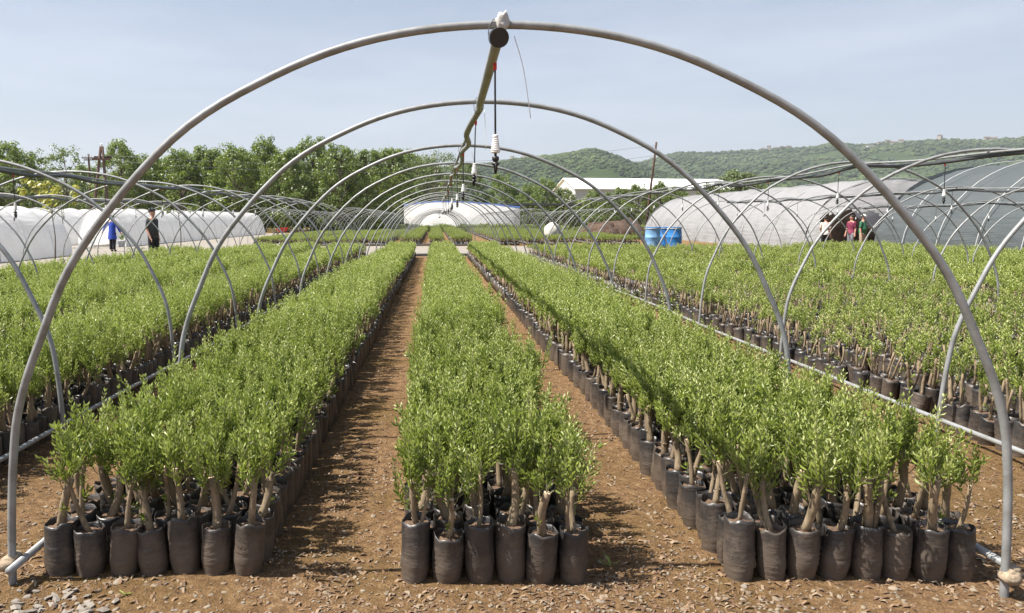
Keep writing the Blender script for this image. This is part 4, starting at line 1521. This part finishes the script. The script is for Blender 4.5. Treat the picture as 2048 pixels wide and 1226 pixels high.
# ------------------------------------------------------------------ poles and wires
def pole(name, base, top, r0, r1, label, cat='pole', bars=()):
    e = empty(name, base, 0, label, cat)
    b0 = Vector(base)
    mb = MB()
    tp = Vector(top) - b0
    tube(mb, [(0, 0, -.3), tp * .35, tp * .7, tp], [r0, r0 * .9, r1 * 1.1, r1], 9)
    mb.build('shaft', 'pole_wood', e)
    for (z, hw, dy) in bars:
        c = tp * (z / tp.z)
        mb = MB()
        box(mb, (c.x - hw, c.y - .12 - .06, z - .06), (c.x + hw, c.y - .12 + .06, z + .06))
        br = mb.build('crossarm', 'pole_wood', e)
        for s in (-1, -.5, .5, 1):
            mb = MB()
            lathe(mb, [(.02, 0), (.02, .08), (.06, .09), (.05, .17), (.065, .19), (.03, .24)], 8, 0, (c.x + s * hw * .92, c.y - .12, z + .06))
            mb.build('insulator', 'white_plastic', br)
    return e
Y = 56.0
tp = at(203, 293, Y)
b1, b2 = at(184, 437, Y), at(213, 437, Y)
e = empty('power_pole', ((b1.x + b2.x) / 2, Y, 0), 0, 'brown wooden A-frame power pole among the trees on the left', 'pole')
o = Vector(e.location)
for bx_ in (b1.x, b2.x + .05):
    mb = MB()
    a_ = Vector((bx_ - .2 * (1 if bx_ == b1.x else -1), Y, -.4)) - o
    t_ = Vector((tp.x + (-.06 if bx_ == b1.x else .06), Y, tp.z)) - o
    tube(mb, [a_, a_.lerp(t_, .5), t_], [.12, .11, .09], 9)
    mb.build('leg', 'pole_wood', e)
for k, z in enumerate((at(203, 314, Y).z, at(203, 319, Y).z)):
    mb = MB()
    box(mb, (tp.x - o.x - .62, -.24 if k else .12, z - .07), (tp.x - o.x + .62, -.12 if k else .24, z + .07))
    mb.build('crossarm', 'pole_wood', e)
mb = MB()
lathe(mb, [(.03, 0), (.08, .03), (.06, .12), (.08, .16), (.03, .22)], 8, 0, (tp.x - o.x, 0, tp.z))
mb.build('insulator', 'white_plastic', e)
pA = Vector((tp.x, Y, at(203, 316, Y).z + .2))
Y = 92.0
t_ = at(177, 308, Y)
pole('power_pole', (t_.x, Y, 0), tuple(t_), .15, .11, 'thin distant power pole with two crossarms, left of the A-frame pole', bars=((at(177, 316, Y).z, .75, 0), (at(177, 320, Y).z, .5, 0)))
pC = Vector((t_.x, Y, t_.z))
Y = 72.0
t_ = at(1313, 284, Y)
b_ = at(1297, 437, Y)
pole('power_pole', (b_.x - .3, Y, 0), tuple(t_), .13, .09, 'leaning brown wooden pole in front of the white hall')
pB = Vector((t_.x, Y, t_.z - .3))
for k, (a_, c_, sag, lb) in enumerate(((pA, pB, 1.1, 'upper overhead wire running from the A-frame pole to the leaning pole'), (pA - Vector((-.5, 0, .35)), pB - Vector((0, 0, .9)), 1.2, 'lower overhead wire running from the A-frame pole to the leaning pole'), (pA + Vector((-.5, 0, -.1)), pC, .8, 'overhead wire between the two poles on the left'))):
    mb = MB()
    tube(mb, [Vector((0, 0, 0)).lerp(c_ - a_, t / 16) - Vector((0, 0, sag * 4 * (t / 16) * (1 - t / 16))) for t in range(17)], .011, 4)
    tag(mb.build('overhead_wire', 'wire', None, a_), lb, 'wire')

# ------------------------------------------------------------------ trees
def tree_parts(seed, H=8.0, W=6.4, nclump=165, per=58, lsz=0.23, base=0.06, shape='round', sparse=0.0):
    q = random.Random(seed)
    tr, cr = MB(), MB()
    lx, ly = q.uniform(-.3, .3), q.uniform(-.3, .3)
    tpts = [(0, 0, -.2), (lx * .3, ly * .3, H * .18), (lx, ly, H * .42), (lx * 1.2, ly * .8, H * .72), (lx, ly, H * .9)]
    tube(tr, spline(tpts, 3), [0.16 * (1 - .9 * i / 12) for i in range(13)], 8)
    cl = []
    for i in range(nclump):
        a = q.random() * 6.28
        z = base + (1 - base) * q.random() ** 0.85
        if shape == 'round':
            prof = math.sin(PI * min(1, max(0.03, (z - base * .5) / (1 - base * .5)) ** 0.72 * .97)) ** .62
        elif shape == 'pine':
            prof = 0 if z < .5 else math.sin(PI * (z - .5) / .5 * .92 + .18) ** .6
            if z < .5: continue
        else:
            prof = (1 - z) ** .5 * .9 + .1
        ang_n = 1 + .30 * noise.noise(Vector((math.cos(a) * 1.4 + seed, math.sin(a) * 1.4, z * 3)))
        r = W / 2 * prof * ang_n * (0.45 + 0.55 * q.random() ** .5)
        cl.append(Vector((math.cos(a) * r, math.sin(a) * r, z * H * (1 + .05 * q.uniform(-1, 1)))))
    for i in range(5):      # leaders that break the outline
        a = q.random() * 6.28
        cl.append(Vector((math.cos(a) * W * .16, math.sin(a) * W * .16, H * q.uniform(.95, 1.06))))
    for i, c in enumerate(cl):
        if i % 3 == 0:
            s = Vector((lx, ly, max(H * .12, min(H * .8, c.z - H * .15 - (c.xy.length) * .5))))
            mid = s.lerp(c, .5) + Vector((0, 0, H * .02))
            tube(tr, [s, mid, c], [.045, .026, .010], 5, 0, False)
        rc = q.uniform(.38, .78) * W / 6.4
        bright = q.uniform(-.14, .14)
        for k in range(per):
            n = Vector((q.gauss(0, 1), q.gauss(0, 1), q.gauss(.25, 1))).normalized()
            p = c + Vector((n.x, n.y, n.z * .8)) * rc * (q.random() ** .4)
            if q.random() < sparse: continue
            nn = (n + Vector((q.gauss(0, .5), q.gauss(0, .5), q.gauss(.35, .5)))).normalized()
            u = nn.orthogonal().normalized()
            an = q.random() * 6.28
            d = u * math.cos(an) + nn.cross(u) * math.sin(an)
            sd_ = nn.cross(d)
            L = lsz * q.uniform(.7, 1.3)
            cr.add([p - d * L * .5, p + sd_ * L * .32 - nn * L * .08, p + d * L * .5 - nn * L * .12, p - sd_ * L * .32 - nn * L * .08], [(0, 1, 2, 3)], 0, min(1, max(0, .48 + bright + q.uniform(-.2, .2))), False)
    return tr, cr
def tree_kind(seeds, mat, **kw):
    out = []
    for s in seeds:
        tr, cr = tree_parts(s, **kw)
        out.append((tr.mesh('trunk', 'tree_bark'), cr.mesh('crown', mat)))
    return out
walnut = tree_kind((1, 2, 3, 4, 5, 6), 'tree_leaf')
pale = tree_kind((11, 12), 'pale_leaf', nclump=85, per=40, sparse=.15)
darkk = tree_kind((21, 22), 'dark_leaf')
pine = tree_kind((31,), 'dark_leaf', W=8.5, shape='pine', nclump=110, lsz=.16)
q = random.Random(777)
tree_n = {}
def plant_tree(px, ytop, Y, kind, wide, label, group=None, name='leafy_tree'):
    t = at(px, ytop, Y)
    k = t.z / 8.25
    tr, cr = q.choice(kind)
    e = empty(name, (t.x, Y, 0), q.random() * 6.28, label, 'tree', group)
    e.scale = (k * wide, k * wide, k)
    link('trunk', tr, e)
    link('crown', cr, e)
    return e
WAL = [(-70, 300, 87, 1.0, 'bushy tree cut by the left picture edge'), (18, 292, 93, .95, 'bushy tree with ragged top near the left picture edge'),
       (238, 288, 89, .80, 'tall narrow bushy tree just right of the A-frame pole'), (300, 318, 93, .95, 'lower bushy tree second to the right of the A-frame pole'),
       (360, 306, 91, .95, 'bushy tree behind the left leg of the nearest hoop'), (415, 300, 94, .95, 'bushy tree above the middle of the long white tunnel'),
       (468, 298, 90, .9, 'bright green tree left of the tallest spire'), (527, 281, 94, .72, 'tall spired tree standing above its neighbours'),
       (572, 304, 89, .9, 'bushy tree between the tall spire and the next tall crown'), (622, 282, 93, .85, 'tall crowned tree right of the spired one'),
       (678, 297, 88, .95, 'bushy tree left of the middle of the row'), (735, 302, 92, .9, 'bushy tree third from the right end of the row'),
       (782, 299, 112, .85, 'bushy tree second from the right end of the row'), (834, 322, 136, .85, 'rightmost low tree of the row beside the far greenhouse')]
for (px, yt, Y, w, lb) in WAL:
    plant_tree(px, yt, Y, walnut, w, lb, 'row of bushy trees on the left')
for (px, yt, Y, w, lb) in ((60, 306, 98, .9, 'pale sparse tree third from the left edge'), (128, 301, 96, .9, 'pale airy tree left of the thin distant pole')):
    plant_tree(px, yt, Y, pale, w, lb, 'row of bushy trees on the left')
for i, px in enumerate((-20, 95, 168, 272, 335, 390, 445, 500, 552, 600, 650, 708, 760, 812, 850)):
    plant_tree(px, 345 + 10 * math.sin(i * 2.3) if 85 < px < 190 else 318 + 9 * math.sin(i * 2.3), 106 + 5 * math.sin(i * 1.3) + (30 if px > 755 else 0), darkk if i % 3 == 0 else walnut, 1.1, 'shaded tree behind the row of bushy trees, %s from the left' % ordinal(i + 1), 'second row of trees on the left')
plant_tree(878, 306, 112, pine, 1.0, 'broad dark flat-topped tree behind the far white greenhouse', name='pine_tree')
plant_tree(925, 330, 118, darkk, 1.1, 'dark tree right of the flat-topped one')
plant_tree(1003, 352, 118, walnut, .95, 'bright green tree behind the right end of the far greenhouse')
for (px, yt, Y, w, lb) in ((1060, 372, 116, 1.0, 'low round tree left of the white hall'), (1093, 362, 112, .95, 'full round green tree left of the white hall'), (1130, 378, 118, 1.0, 'round tree touching the left corner of the white hall')):
    plant_tree(px, yt, Y, walnut, w, lb, 'round trees left of the white hall')
for (px, yt, Y, w, lb) in ((1187, 383, 96, .8, 'small tree before the door end of the white hall'), (1213, 388, 92, .8, 'small low tree in front of the hall wall'), (1243, 378, 95, .9, 'spreading tree in front of the hall wall'), (1277, 372, 92, .95, 'tree left of the leaning pole'),
        (1322, 367, 94, .95, 'tree right of the leaning pole'), (1358, 376, 97, 1.0, 'small tree at the edge of the pale net greenhouse')):
    plant_tree(px, yt, Y, walnut, w, lb, 'small trees in front of the white hall')
plant_tree(1480, 345, 128, darkk, 1.5, 'broad dark tree above the pale net greenhouse roof')
plant_tree(1420, 372, 124, darkk, 1.1, 'dark tree at the right end of the white hall')

# hedge of low scrub closing the horizon between the trees
scrub = []
for i in range(4):
    mb = MB()
    q2 = random.Random(i + 900)
    for c_ in range(26):
        c = Vector((q2.uniform(-2.2, 2.2), q2.uniform(-.8, .8), q2.uniform(.2, 1.7)))
        for k in range(34):
            n = Vector((q2.gauss(0, 1), q2.gauss(0, 1), q2.gauss(0, 1))).normalized()
            p = c + n * .55 * q2.random() ** .4
            u = n.orthogonal().normalized()
            s = n.cross(u)
            L = q2.uniform(.10, .2)
            mb.add([p - u * L, p + s * L * .6, p + u * L, p - s * L * .6], [(0, 1, 2, 3)], 0, q2.uniform(.2, .7), False)
    scrub.append(mb)
sm = [s_.mesh('scrub', 'tree_leaf') for s_ in scrub]
pts, rzs, scs, ids = [], [], [], []
for i in range(260):
    x = -170 + 420 * i / 259 + q.uniform(-1, 1)
    y = 135 + 14 * math.sin(i * .37) + q.uniform(-4, 4)
    if 20 < x < 85: y = 130
    k = q.uniform(1.0, 1.9)
    pts.append((x, y, 0))
    rzs.append(q.uniform(-.3, .3))
    scs.append((k, k, k * q.uniform(.9, 1.5)))
    ids.append(q.randrange(4))
gn_scatter('scrub_belt', pts, rzs, scs, ids, sm, 'belt of green scrub along the edge of the flat land')
pts, rzs, scs, ids = [], [], [], []
for i in range(420):       # rough weeds in front of the far greenhouse and round the heaps
    x = q.uniform(-14, 26)
    y = q.uniform(88, 99) if x < 12 else q.uniform(58, 98)
    k = q.uniform(.12, .32)
    pts.append((x, y, 0))
    rzs.append(q.random() * 6)
    scs.append((k, k, k * 1.5))
    ids.append(q.randrange(4))
gn_scatter('rough_weeds', pts, rzs, scs, ids, [s_.mesh('weeds', 'leaf_far') for s_ in scrub], 'rough weeds before the far white greenhouse')

# ------------------------------------------------------------------ young trees, shrubs and a pot by the white tunnels
def young_tree(px, ybase_Y, ytop, label, mat, seed, nl=90, spread=.55, low=.45, lsz=.11):
    q2 = random.Random(seed)
    t = at(px, ytop, ybase_Y)
    e = empty('young_tree', (t.x, ybase_Y, 0), 0, label, 'tree')
    st, cr = MB(), MB()
    H = t.z
    tube(st, spline([(0, 0, 0), (.05, 0, H * .4), (-.04, .03, H * .75), (.02, 0, H * .97)], 3), [.028 * (1 - .8 * i / 9) for i in range(10)], 6)
    for b_i in range(9):
        z = H * q2.uniform(low, .95)
        a = q2.random() * 6.28
        tip = Vector((math.cos(a) * spread * q2.uniform(.4, 1), math.sin(a) * spread, z + H * .08))
        tube(st, [(0, 0, z - .1), tip * .5 + Vector((0, 0, z * .5)), tip], [.012, .008, .004], 4, 0, False)
        for k in range(nl // 9):
            n = Vector((q2.gauss(0, 1), q2.gauss(0, 1), q2.gauss(0, 1))).normalized()
            p = tip + n * .30 * q2.random()
            nn = (n + Vector((0, 0, .6))).normalized()
            u = nn.orthogonal().normalized()
            s = nn.cross(u)
            L = lsz * q2.uniform(.7, 1.3)
            cr.add([p - u * L, p + s * L * .6, p + u * L, p - s * L * .6], [(0, 1, 2, 3)], 0, q2.uniform(.1, .9), False)
    st.build('stem', 'tree_bark', e)
    cr.build('crown', mat, e)
young_tree(72, 41, 352, 'young tree with yellow leaves behind the white tunnels at far left', 'yellow_leaf', 3, 230, 1.0, .62, .12)
young_tree(120, 42, 372, 'second yellow-leaved young tree, right of the first', 'yellow_leaf', 4, 230, 1.0, .62, .12)
young_tree(104, 30, 402, 'short yellow-green sapling by the end of the nearest white tunnel', 'yellow_leaf', 6, 60, .22, .7, .07)
young_tree(357, 34, 398, 'thin bare-stemmed young tree right of the man in black', 'tree_leaf', 5, 110, .8, .70, .09)
for i, (px, Y, s, lb) in enumerate(((272, 24.5, .42, 'low green bush left of the dark-dressed man\'s feet'), (305, 24.2, .40, 'low green bush in front of the dark-dressed man'), (340, 24.6, .44, 'low green bush right of the dark-dressed man'))):
    mb = MB()
    q2 = random.Random(i + 5)
    for c_ in range(14):
        c = Vector((q2.uniform(-1, 1) * s * 1.1, q2.uniform(-1, 1) * s * .7, q2.uniform(.15, 1.55) * s))
        for k in range(40):
            n = Vector((q2.gauss(0, 1), q2.gauss(0, 1), q2.gauss(0, 1))).normalized()
            p = c + n * s * .4 * q2.random() ** .5
            u = n.orthogonal().normalized()
            sd_ = n.cross(u)
            L = q2.uniform(.02, .035)
            mb.add([p - u * L, p + sd_ * L * .5, p + u * L, p - sd_ * L * .5], [(0, 1, 2, 3)], 0, q2.uniform(.1, .7), False)
    tag(mb.build('low_bush', 'tree_leaf', None, (at(px, 480, Y).x, Y, 0)), lb, 'bush', 'low bushes by the white tunnels')
p = gnd(243, 494)
e = empty('potted_plant', (p.x, p.y, 0), 0, 'dark pot with a small green plant beside the worker in blue', 'potted plant')
mb = MB()
lathe(mb, [(.13, 0), (.14, .02), (.19, .30), (.205, .31), (.205, .35), (.18, .35), (.17, .30)], 16)
mb.build('pot', 'grey_panel', e)
mb = MB()
q2 = random.Random(4)
for k in range(70):
    n = Vector((q2.gauss(0, 1), q2.gauss(0, 1), q2.gauss(0, 1))).normalized()
    pp = Vector((.05, 0, .55)) + n * .2 * q2.random()
    u = n.orthogonal().normalized()
    s = n.cross(u)
    mb.add([pp - u * .06, pp + s * .03, pp + u * .06, pp - s * .03], [(0, 1, 2, 3)], 0, q2.uniform(.2, .9), False)
mb.build('foliage', 'tree_leaf', e)

# ------------------------------------------------------------------ people
def skin_mesh(name, chains, mat, levels=1):
    """chains: list of [(x, y, z, radius), ...]; equal first points are shared"""
    verts, rads, edges, key = [], [], [], {}
    for ch in chains:
        prev = None
        for (x, y, z, r_) in ch:
            k = (round(x, 4), round(y, 4), round(z, 4))
            if k not in key:
                key[k] = len(verts)
                verts.append((x, y, z))
                rads.append(r_)
            i = key[k]
            if prev is not None and prev != i:
                edges.append((prev, i))
            prev = i
    me = bpy.data.meshes.new(name)
    me.from_pydata(verts, edges, [])
    o = bpy.data.objects.new(name, me)
    COL.objects.link(o)
    o.modifiers.new('skin', 'SKIN')
    lay = me.skin_vertices[0].data
    for i, r_ in enumerate(rads):
        lay[i].radius = (r_, r_) if not hasattr(r_, '__len__') else r_
        lay[i].use_root = (i == 0)
    sb = o.modifiers.new('sub', 'SUBSURF')
    sb.levels = sb.render_levels = levels
    dg = bpy.context.evaluated_depsgraph_get()
    new = bpy.data.meshes.new_from_object(o.evaluated_get(dg))
    bpy.data.objects.remove(o)
    new.materials.clear()
    new.materials.append(M[mat])
    for pgn in new.polygons:
        pgn.use_smooth = True
    new.name = name
    return new
def person(loc, rz, H, label, shirt, trousers, arms, hair='short', cap=None, coat=False, short_sleeve=True, lean=0.0, stride=.10, belly=0.0):
    """figure faces -Y before rotation; arms: {side: (elbow, wrist)} relative to the shoulder"""
    k = H / 1.75
    def S(p):
        x, y, z, r_ = p
        f = max(0.0, z - .95)
        return (x * k, (y - lean * f) * k, z * k, tuple(c * k for c in r_) if hasattr(r_, '__len__') else r_ * k)
    pel = (0, 0, .95, .135)
    torso = [pel, (0, -belly * .3, 1.10, (.15 + belly * .3, .12 + belly)), (0, 0, 1.30, (.165, .115)), (0, .01, 1.43, (.13, .085)), (0, .0, 1.50, .058), (0, -.012, 1.555, .056), (0, -.02, 1.61, (.073, .082)), (0, -.018, 1.675, (.078, .094)), (0, -.012, 1.735, (.055, .065))]
    legs, arms_c, sleeves, tro, shoes, hands = [], [], [], [], [], []
    for s in (-1, 1):
        fy = stride * s
        hip = (s * .09, 0, .90, .095)
        knee = (s * .105, -.02 - fy * .5, .50, .062)
        ank = (s * .11, .02 - fy, .085, .042)
        legs.append([pel, hip, (s * .098, -.01 - fy * .25, .70, .08), knee, (s * .108, .01 - fy * .8, .30, .055), ank, (s * .118, -.06 - fy, .045, .04), (s * .122, -.14 - fy, .035, .032)])
        tro.append([(0, 0, .97, .15), (s * .09, 0, .90, .108), (s * .098, -.01 - fy * .25, .70, .096), (knee[0], knee[1], knee[2], .080), (s * .108, .01 - fy * .8, .30, .074), (s * .11, .02 - fy, .10, .072)])
        shoes.append([(s * .11, .03 - fy, .07, .052), (s * .118, -.06 - fy, .050, .050), (s * .122, -.16 - fy, .042, .042)])
        sh = (s * .175, .01, 1.415, .062)
        el, wr = arms[s]
        E_ = (sh[0] + el[0] * s, sh[1] + el[1], sh[2] + el[2], .042)
        W_ = (E_[0] + wr[0] * s, E_[1] + wr[1], E_[2] + wr[2], .028)
        d = Vector((W_[0] - E_[0], W_[1] - E_[1], W_[2] - E_[2])).normalized()
        pm = Vector(W_[:3]) + d * .05
        pe = Vector(W_[:3]) + d * .09
        arms_c.append([(0, .01, 1.43, (.13, .085)), sh, ((sh[0] + E_[0]) / 2, (sh[1] + E_[1]) / 2, (sh[2] + E_[2]) / 2, .050), E_, ((E_[0] + W_[0]) / 2, (E_[1] + W_[1]) / 2, (E_[2] + W_[2]) / 2, .037), W_, (pm.x, pm.y, pm.z, (.034, .018)), (pe.x, pe.y, pe.z, (.036, .016))])
        u = d.orthogonal().normalized()
        for fi, (off, ln) in enumerate(((-.030, .062), (-.010, .075), (.010, .070), (.029, .056))):
            f0 = pe + u * off
            f1 = f0 + d * ln * .55
            f2 = f0 + d * ln * .95 + d.cross(u) * .012
            hands.append([(pe.x, pe.y, pe.z, (.036, .016)), (f0.x + d.x * .012, f0.y + d.y * .012, f0.z + d.z * .012, .010), (f1.x, f1.y, f1.z, .009), (f2.x, f2.y, f2.z, .007)])
        th = pm + u * -.035
        th2 = th + (d - u * .6).normalized() * .045
        hands.append([(pm.x, pm.y, pm.z, (.034, .018)), (th.x, th.y, th.z, .011), (th2.x, th2.y, th2.z, .008)])
        if short_sleeve:
            mid = Vector(sh[:3]).lerp(Vector(E_[:3]), .85)
            sleeves.append([(0, .01, 1.43, (.142, .1)), (sh[0], sh[1], sh[2], .076), ((sh[0] + mid.x) / 2, (sh[1] + mid.y) / 2, (sh[2] + mid.z) / 2, .068), (mid.x, mid.y, mid.z, .064)])
        else:
            w9 = Vector(E_[:3]).lerp(Vector(W_[:3]), .95)
            sleeves.append([(0, .01, 1.43, (.142, .1)), (sh[0], sh[1], sh[2], .078), ((sh[0] + E_[0]) / 2, (sh[1] + E_[1]) / 2, (sh[2] + E_[2]) / 2, .066), (E_[0], E_[1], E_[2], .058), (w9.x, w9.y, w9.z, .046)])
    def SC(chs): return [[S(p) for p in c] for c in chs]
    nose = [(0, -.018, 1.675, (.078, .094)), (0, -.105, 1.665, .016), (0, -.125, 1.648, .012)]
    ears = [[(0, -.018, 1.675, (.078, .094)), (s * .083, 0, 1.665, .014), (s * .092, .008, 1.66, .011)] for s in (-1, 1)]
    body = link('person', skin_mesh('body', SC([torso] + legs + arms_c + hands + [nose] + ears), 'skin'), None, loc, (0, 0, rz))
    tag(body, label, 'person', 'people working at the nursery')
    hem = .60 if coat else .86
    def loft(mb_, rings, sides=14):
        V_, F_ = [], []
        for (cx_, cy_, z_, rx_, ry_) in rings:
            f = max(0.0, z_ - .95)
            for a in range(sides):
                th_ = 2 * PI * a / sides
                V_.append(((cx_ + rx_ * math.cos(th_)) * k, (cy_ + ry_ * math.sin(th_) - lean * f) * k, z_ * k))
        for i_ in range(len(rings) - 1):
            for a in range(sides):
                F_.append((i_ * sides + a, i_ * sides + (a + 1) % sides, (i_ + 1) * sides + (a + 1) % sides, (i_ + 1) * sides + a))
        F_.append(tuple((len(rings) - 1) * sides + a for a in range(sides)))
        mb_.add(V_, F_)
    def limb(mb_, ch, extra=1.0, sides=10):
        pts_ = [S(p) for p in ch]
        rr_ = [(p[3][0] if hasattr(p[3], '__len__') else p[3]) * extra for p in pts_]
        tube(mb_, spline([p[:3] for p in pts_], 3), list(np.interp(np.linspace(0, len(rr_) - 1, 3 * (len(rr_) - 1) + 1), range(len(rr_)), rr_)), sides)
    b = belly
    top = MB()
    fl = .045 if coat else .0
    loft(top, [(0, 0, hem, .175 + fl, .145 + fl), (0, 0, hem + .14, .172 + fl * .6, .145 + fl * .6 + b * .6), (0, -b * .3, 1.0, .172, .142 + b), (0, -b * .35, 1.12, .168 + b * .3, .138 + b), (0, -b * .2, 1.24, .178, .134 + b * .6), (0, .0, 1.34, .192, .128), (0, .012, 1.41, .182, .112), (0, .012, 1.455, .125, .088), (0, .006, 1.485, .075, .070), (0, .004, 1.495, .060, .060)])
    for ch in sleeves:
        limb(top, ch[1:], 1.0)
        lump(top, S(ch[1])[:3], .073 * k, 5, 2, (1, 1, 1), .02)
    top.build('coat' if coat else 'shirt', shirt, body)
    tb = MB()
    loft(tb, [(0, 0, .80, .13, .115), (0, 0, .86, .158, .128), (0, 0, .96, .155, .125), (0, 0, 1.03, .150, .12)])
    for ch in tro:
        limb(tb, ch[1:], 1.0)
    tb.build('trousers', trousers, body)
    for sh_ in shoes:
        link('shoe', skin_mesh('shoe', SC([sh_]), 'shoe'), body)
    hz = -.0 - lean * .75
    mb = MB()
    lump(mb, (0, (hz + .012) * k, 1.70 * k), .108 * k, 3, 3, (.88, 1.0, .82), .10)
    mb.v = [v_ for v_ in mb.v]
    link('hair', mb.mesh('hair', 'hair'), body)
    if cap:
        mb = MB()
        lump(mb, (0, (hz - .0) * k, 1.735 * k), .112 * k, 8, 3, (.9, 1.05, .62), .04)
        lump(mb, (0, (hz - .115) * k, 1.715 * k), .075 * k, 9, 2, (1.0, .9, .12), .03)
        link('cap', mb.mesh('cap', cap), body)
    for s in (-1, 1):
        mb = MB()
        lump(mb, (s * .030 * k, (hz - .104) * k, 1.685 * k), .011 * k, 2, 1, (1.2, .6, .6), .0)
        link('eye', mb.mesh('eye', 'hair'), body)
    mb = MB()
    lump(mb, (0, (hz - .098) * k, 1.612 * k), .018 * k, 2, 1, (1.4, .5, .35), .0)
    link('mouth', mb.mesh('mouth', 'cloth_maroon'), body)
    return body
hang = ((.04, .02, -.29), (.02, -.06, -.25))
p = gnd(226, 503)
person((p.x, p.y, 0), R(172), 1.72, 'worker in a long royal blue coat and black trousers seen from behind', 'cloth_blue', 'cloth_black',
       {-1: ((.14, .02, -.26), (.10, -.06, -.22)), 1: ((.17, .02, -.24), (.14, -.04, -.20))}, coat=True, short_sleeve=False, lean=.12, stride=.05)
p = at(304, 416, 26.0)
person((p.x, 26.0, 0), R(72), 1.87, 'man in a dark grey shirt, black trousers and dark cap facing right', 'cloth_charcoal', 'cloth_black',
       {-1: ((.03, .04, -.29), (.02, -.12, -.23)), 1: hang}, cap='cloth_charcoal', stride=.06, lean=-.02, belly=.02)
p = at(1652, 440, 37.4)
person((p.x, 37.4, 0), R(150), 1.64, 'person in a pale pink shirt and black trousers at the left side of the doorway', 'cloth_pink', 'cloth_black',
       {-1: hang, 1: ((.06, -.06, -.27), (-.02, -.18, -.10))}, stride=.03)
p = at(1704, 436, 37.2)
person((p.x, 37.2, 0), R(-68), 1.70, 'man in a maroon polo shirt and grey trousers in the doorway', 'cloth_maroon', 'cloth_grey',
       {-1: ((.03, -.04, -.29), (.0, -.10, -.25)), 1: hang}, stride=.08)
p = at(1727, 434, 36.8)
person((p.x, 36.8, 0), R(40), 1.72, 'stout man in a green T-shirt with a pale cap raising his forearm in the doorway', 'cloth_green', 'cloth_khaki',
       {-1: hang, 1: ((.10, -.04, -.27), (.12, -.20, .03))}, cap='cap_white', stride=.04, belly=.05)

# ------------------------------------------------------------------ village houses on the ridge
def hill_z(hb_, prof, r1, px):
    return CAM_H + (437 - interp(prof, px)) / F * r1 * math.sqrt(1 + ((px - 870) / F) ** 2)
vil = [(1515, 0.6), (1527, .2), (1540, 1.0), (1553, .5), (1566, .8), (1655, .3), (1668, 1.0), (1712, 3.6), (1726, 3.2), (1745, 1.4), (1760, .6), (1772, 2.0), (1786, 1.1), (1862, .5), (1955, .4), (1968, .9), (1022, .5), (1045, .4), (1410, 1.8), (1440, 2.4)]
q = random.Random(31)
vil.sort()
for i, (px, dn) in enumerate(vil):
    r1 = 2560
    py = interp(PROF, px) + dn * 4
    v_ = Vector(((px - 870) / F, 1, 0)).normalized()
    dist = r1 - dn * 60
    zt = CAM_H + (437 - py) / F * dist / math.sqrt(1 + ((px - 870) / F) ** 2)
    e = empty('village_house', (v_.x * dist, v_.y * dist, zt + 2), q.uniform(-.6, .6), 'tiny village house on the crest of the far ridge, %s from the left' % ordinal(i + 1), 'house', 'village houses on the ridge')
    w, d, h = q.uniform(9, 15), q.uniform(8, 11), q.uniform(8, 13)
    if 3 < dn < 4: w = 22
    mb = MB()
    box(mb, (-w / 2, -d / 2, -12), (w / 2, d / 2, h))
    wall = mb.build('wall', 'white_paint' if dn > 3 else 'house_wall', e)
    mb = MB()
    V = [(-w / 2 - .5, -d / 2 - .5, h), (w / 2 + .5, -d / 2 - .5, h), (w / 2 + .5, d / 2 + .5, h), (-w / 2 - .5, d / 2 + .5, h), (-w / 2 - .5, 0, h + 3.2), (w / 2 + .5, 0, h + 3.2)]
    mb.add(V, [(3, 2, 1, 0), (0, 1, 5, 4), (2, 3, 4, 5), (1, 2, 5), (3, 0, 4)], 0, .5, False)
    mb.build('roof', 'roof_tile', e)

# ------------------------------------------------------------------ air
HAZE = True
if HAZE:
    mb = MB()
    box(mb, (-4200, -400, -6), (5200, 4600, 275))
    hz = mb.build('haze', 'soil')
    hz.data.materials.clear()
    hm = bpy.data.materials.new('haze')
    hm.use_nodes = True
    nt = hm.node_tree
    nt.nodes.clear()
    out = nt.nodes.new('ShaderNodeOutputMaterial')
    pv = nt.nodes.new('ShaderNodeVolumePrincipled')
    pv.inputs['Color'].default_value = (0.86, 0.92, 1.0, 1)
    pv.inputs['Density'].default_value = 0.00013
    pv.inputs['Anisotropy'].default_value = 0.2
    nt.links.new(pv.outputs['Volume'], out.inputs['Volume'])
    hz.data.materials.append(hm)
    tag(hz, 'thin summer haze lying over the valley', kind='stuff')
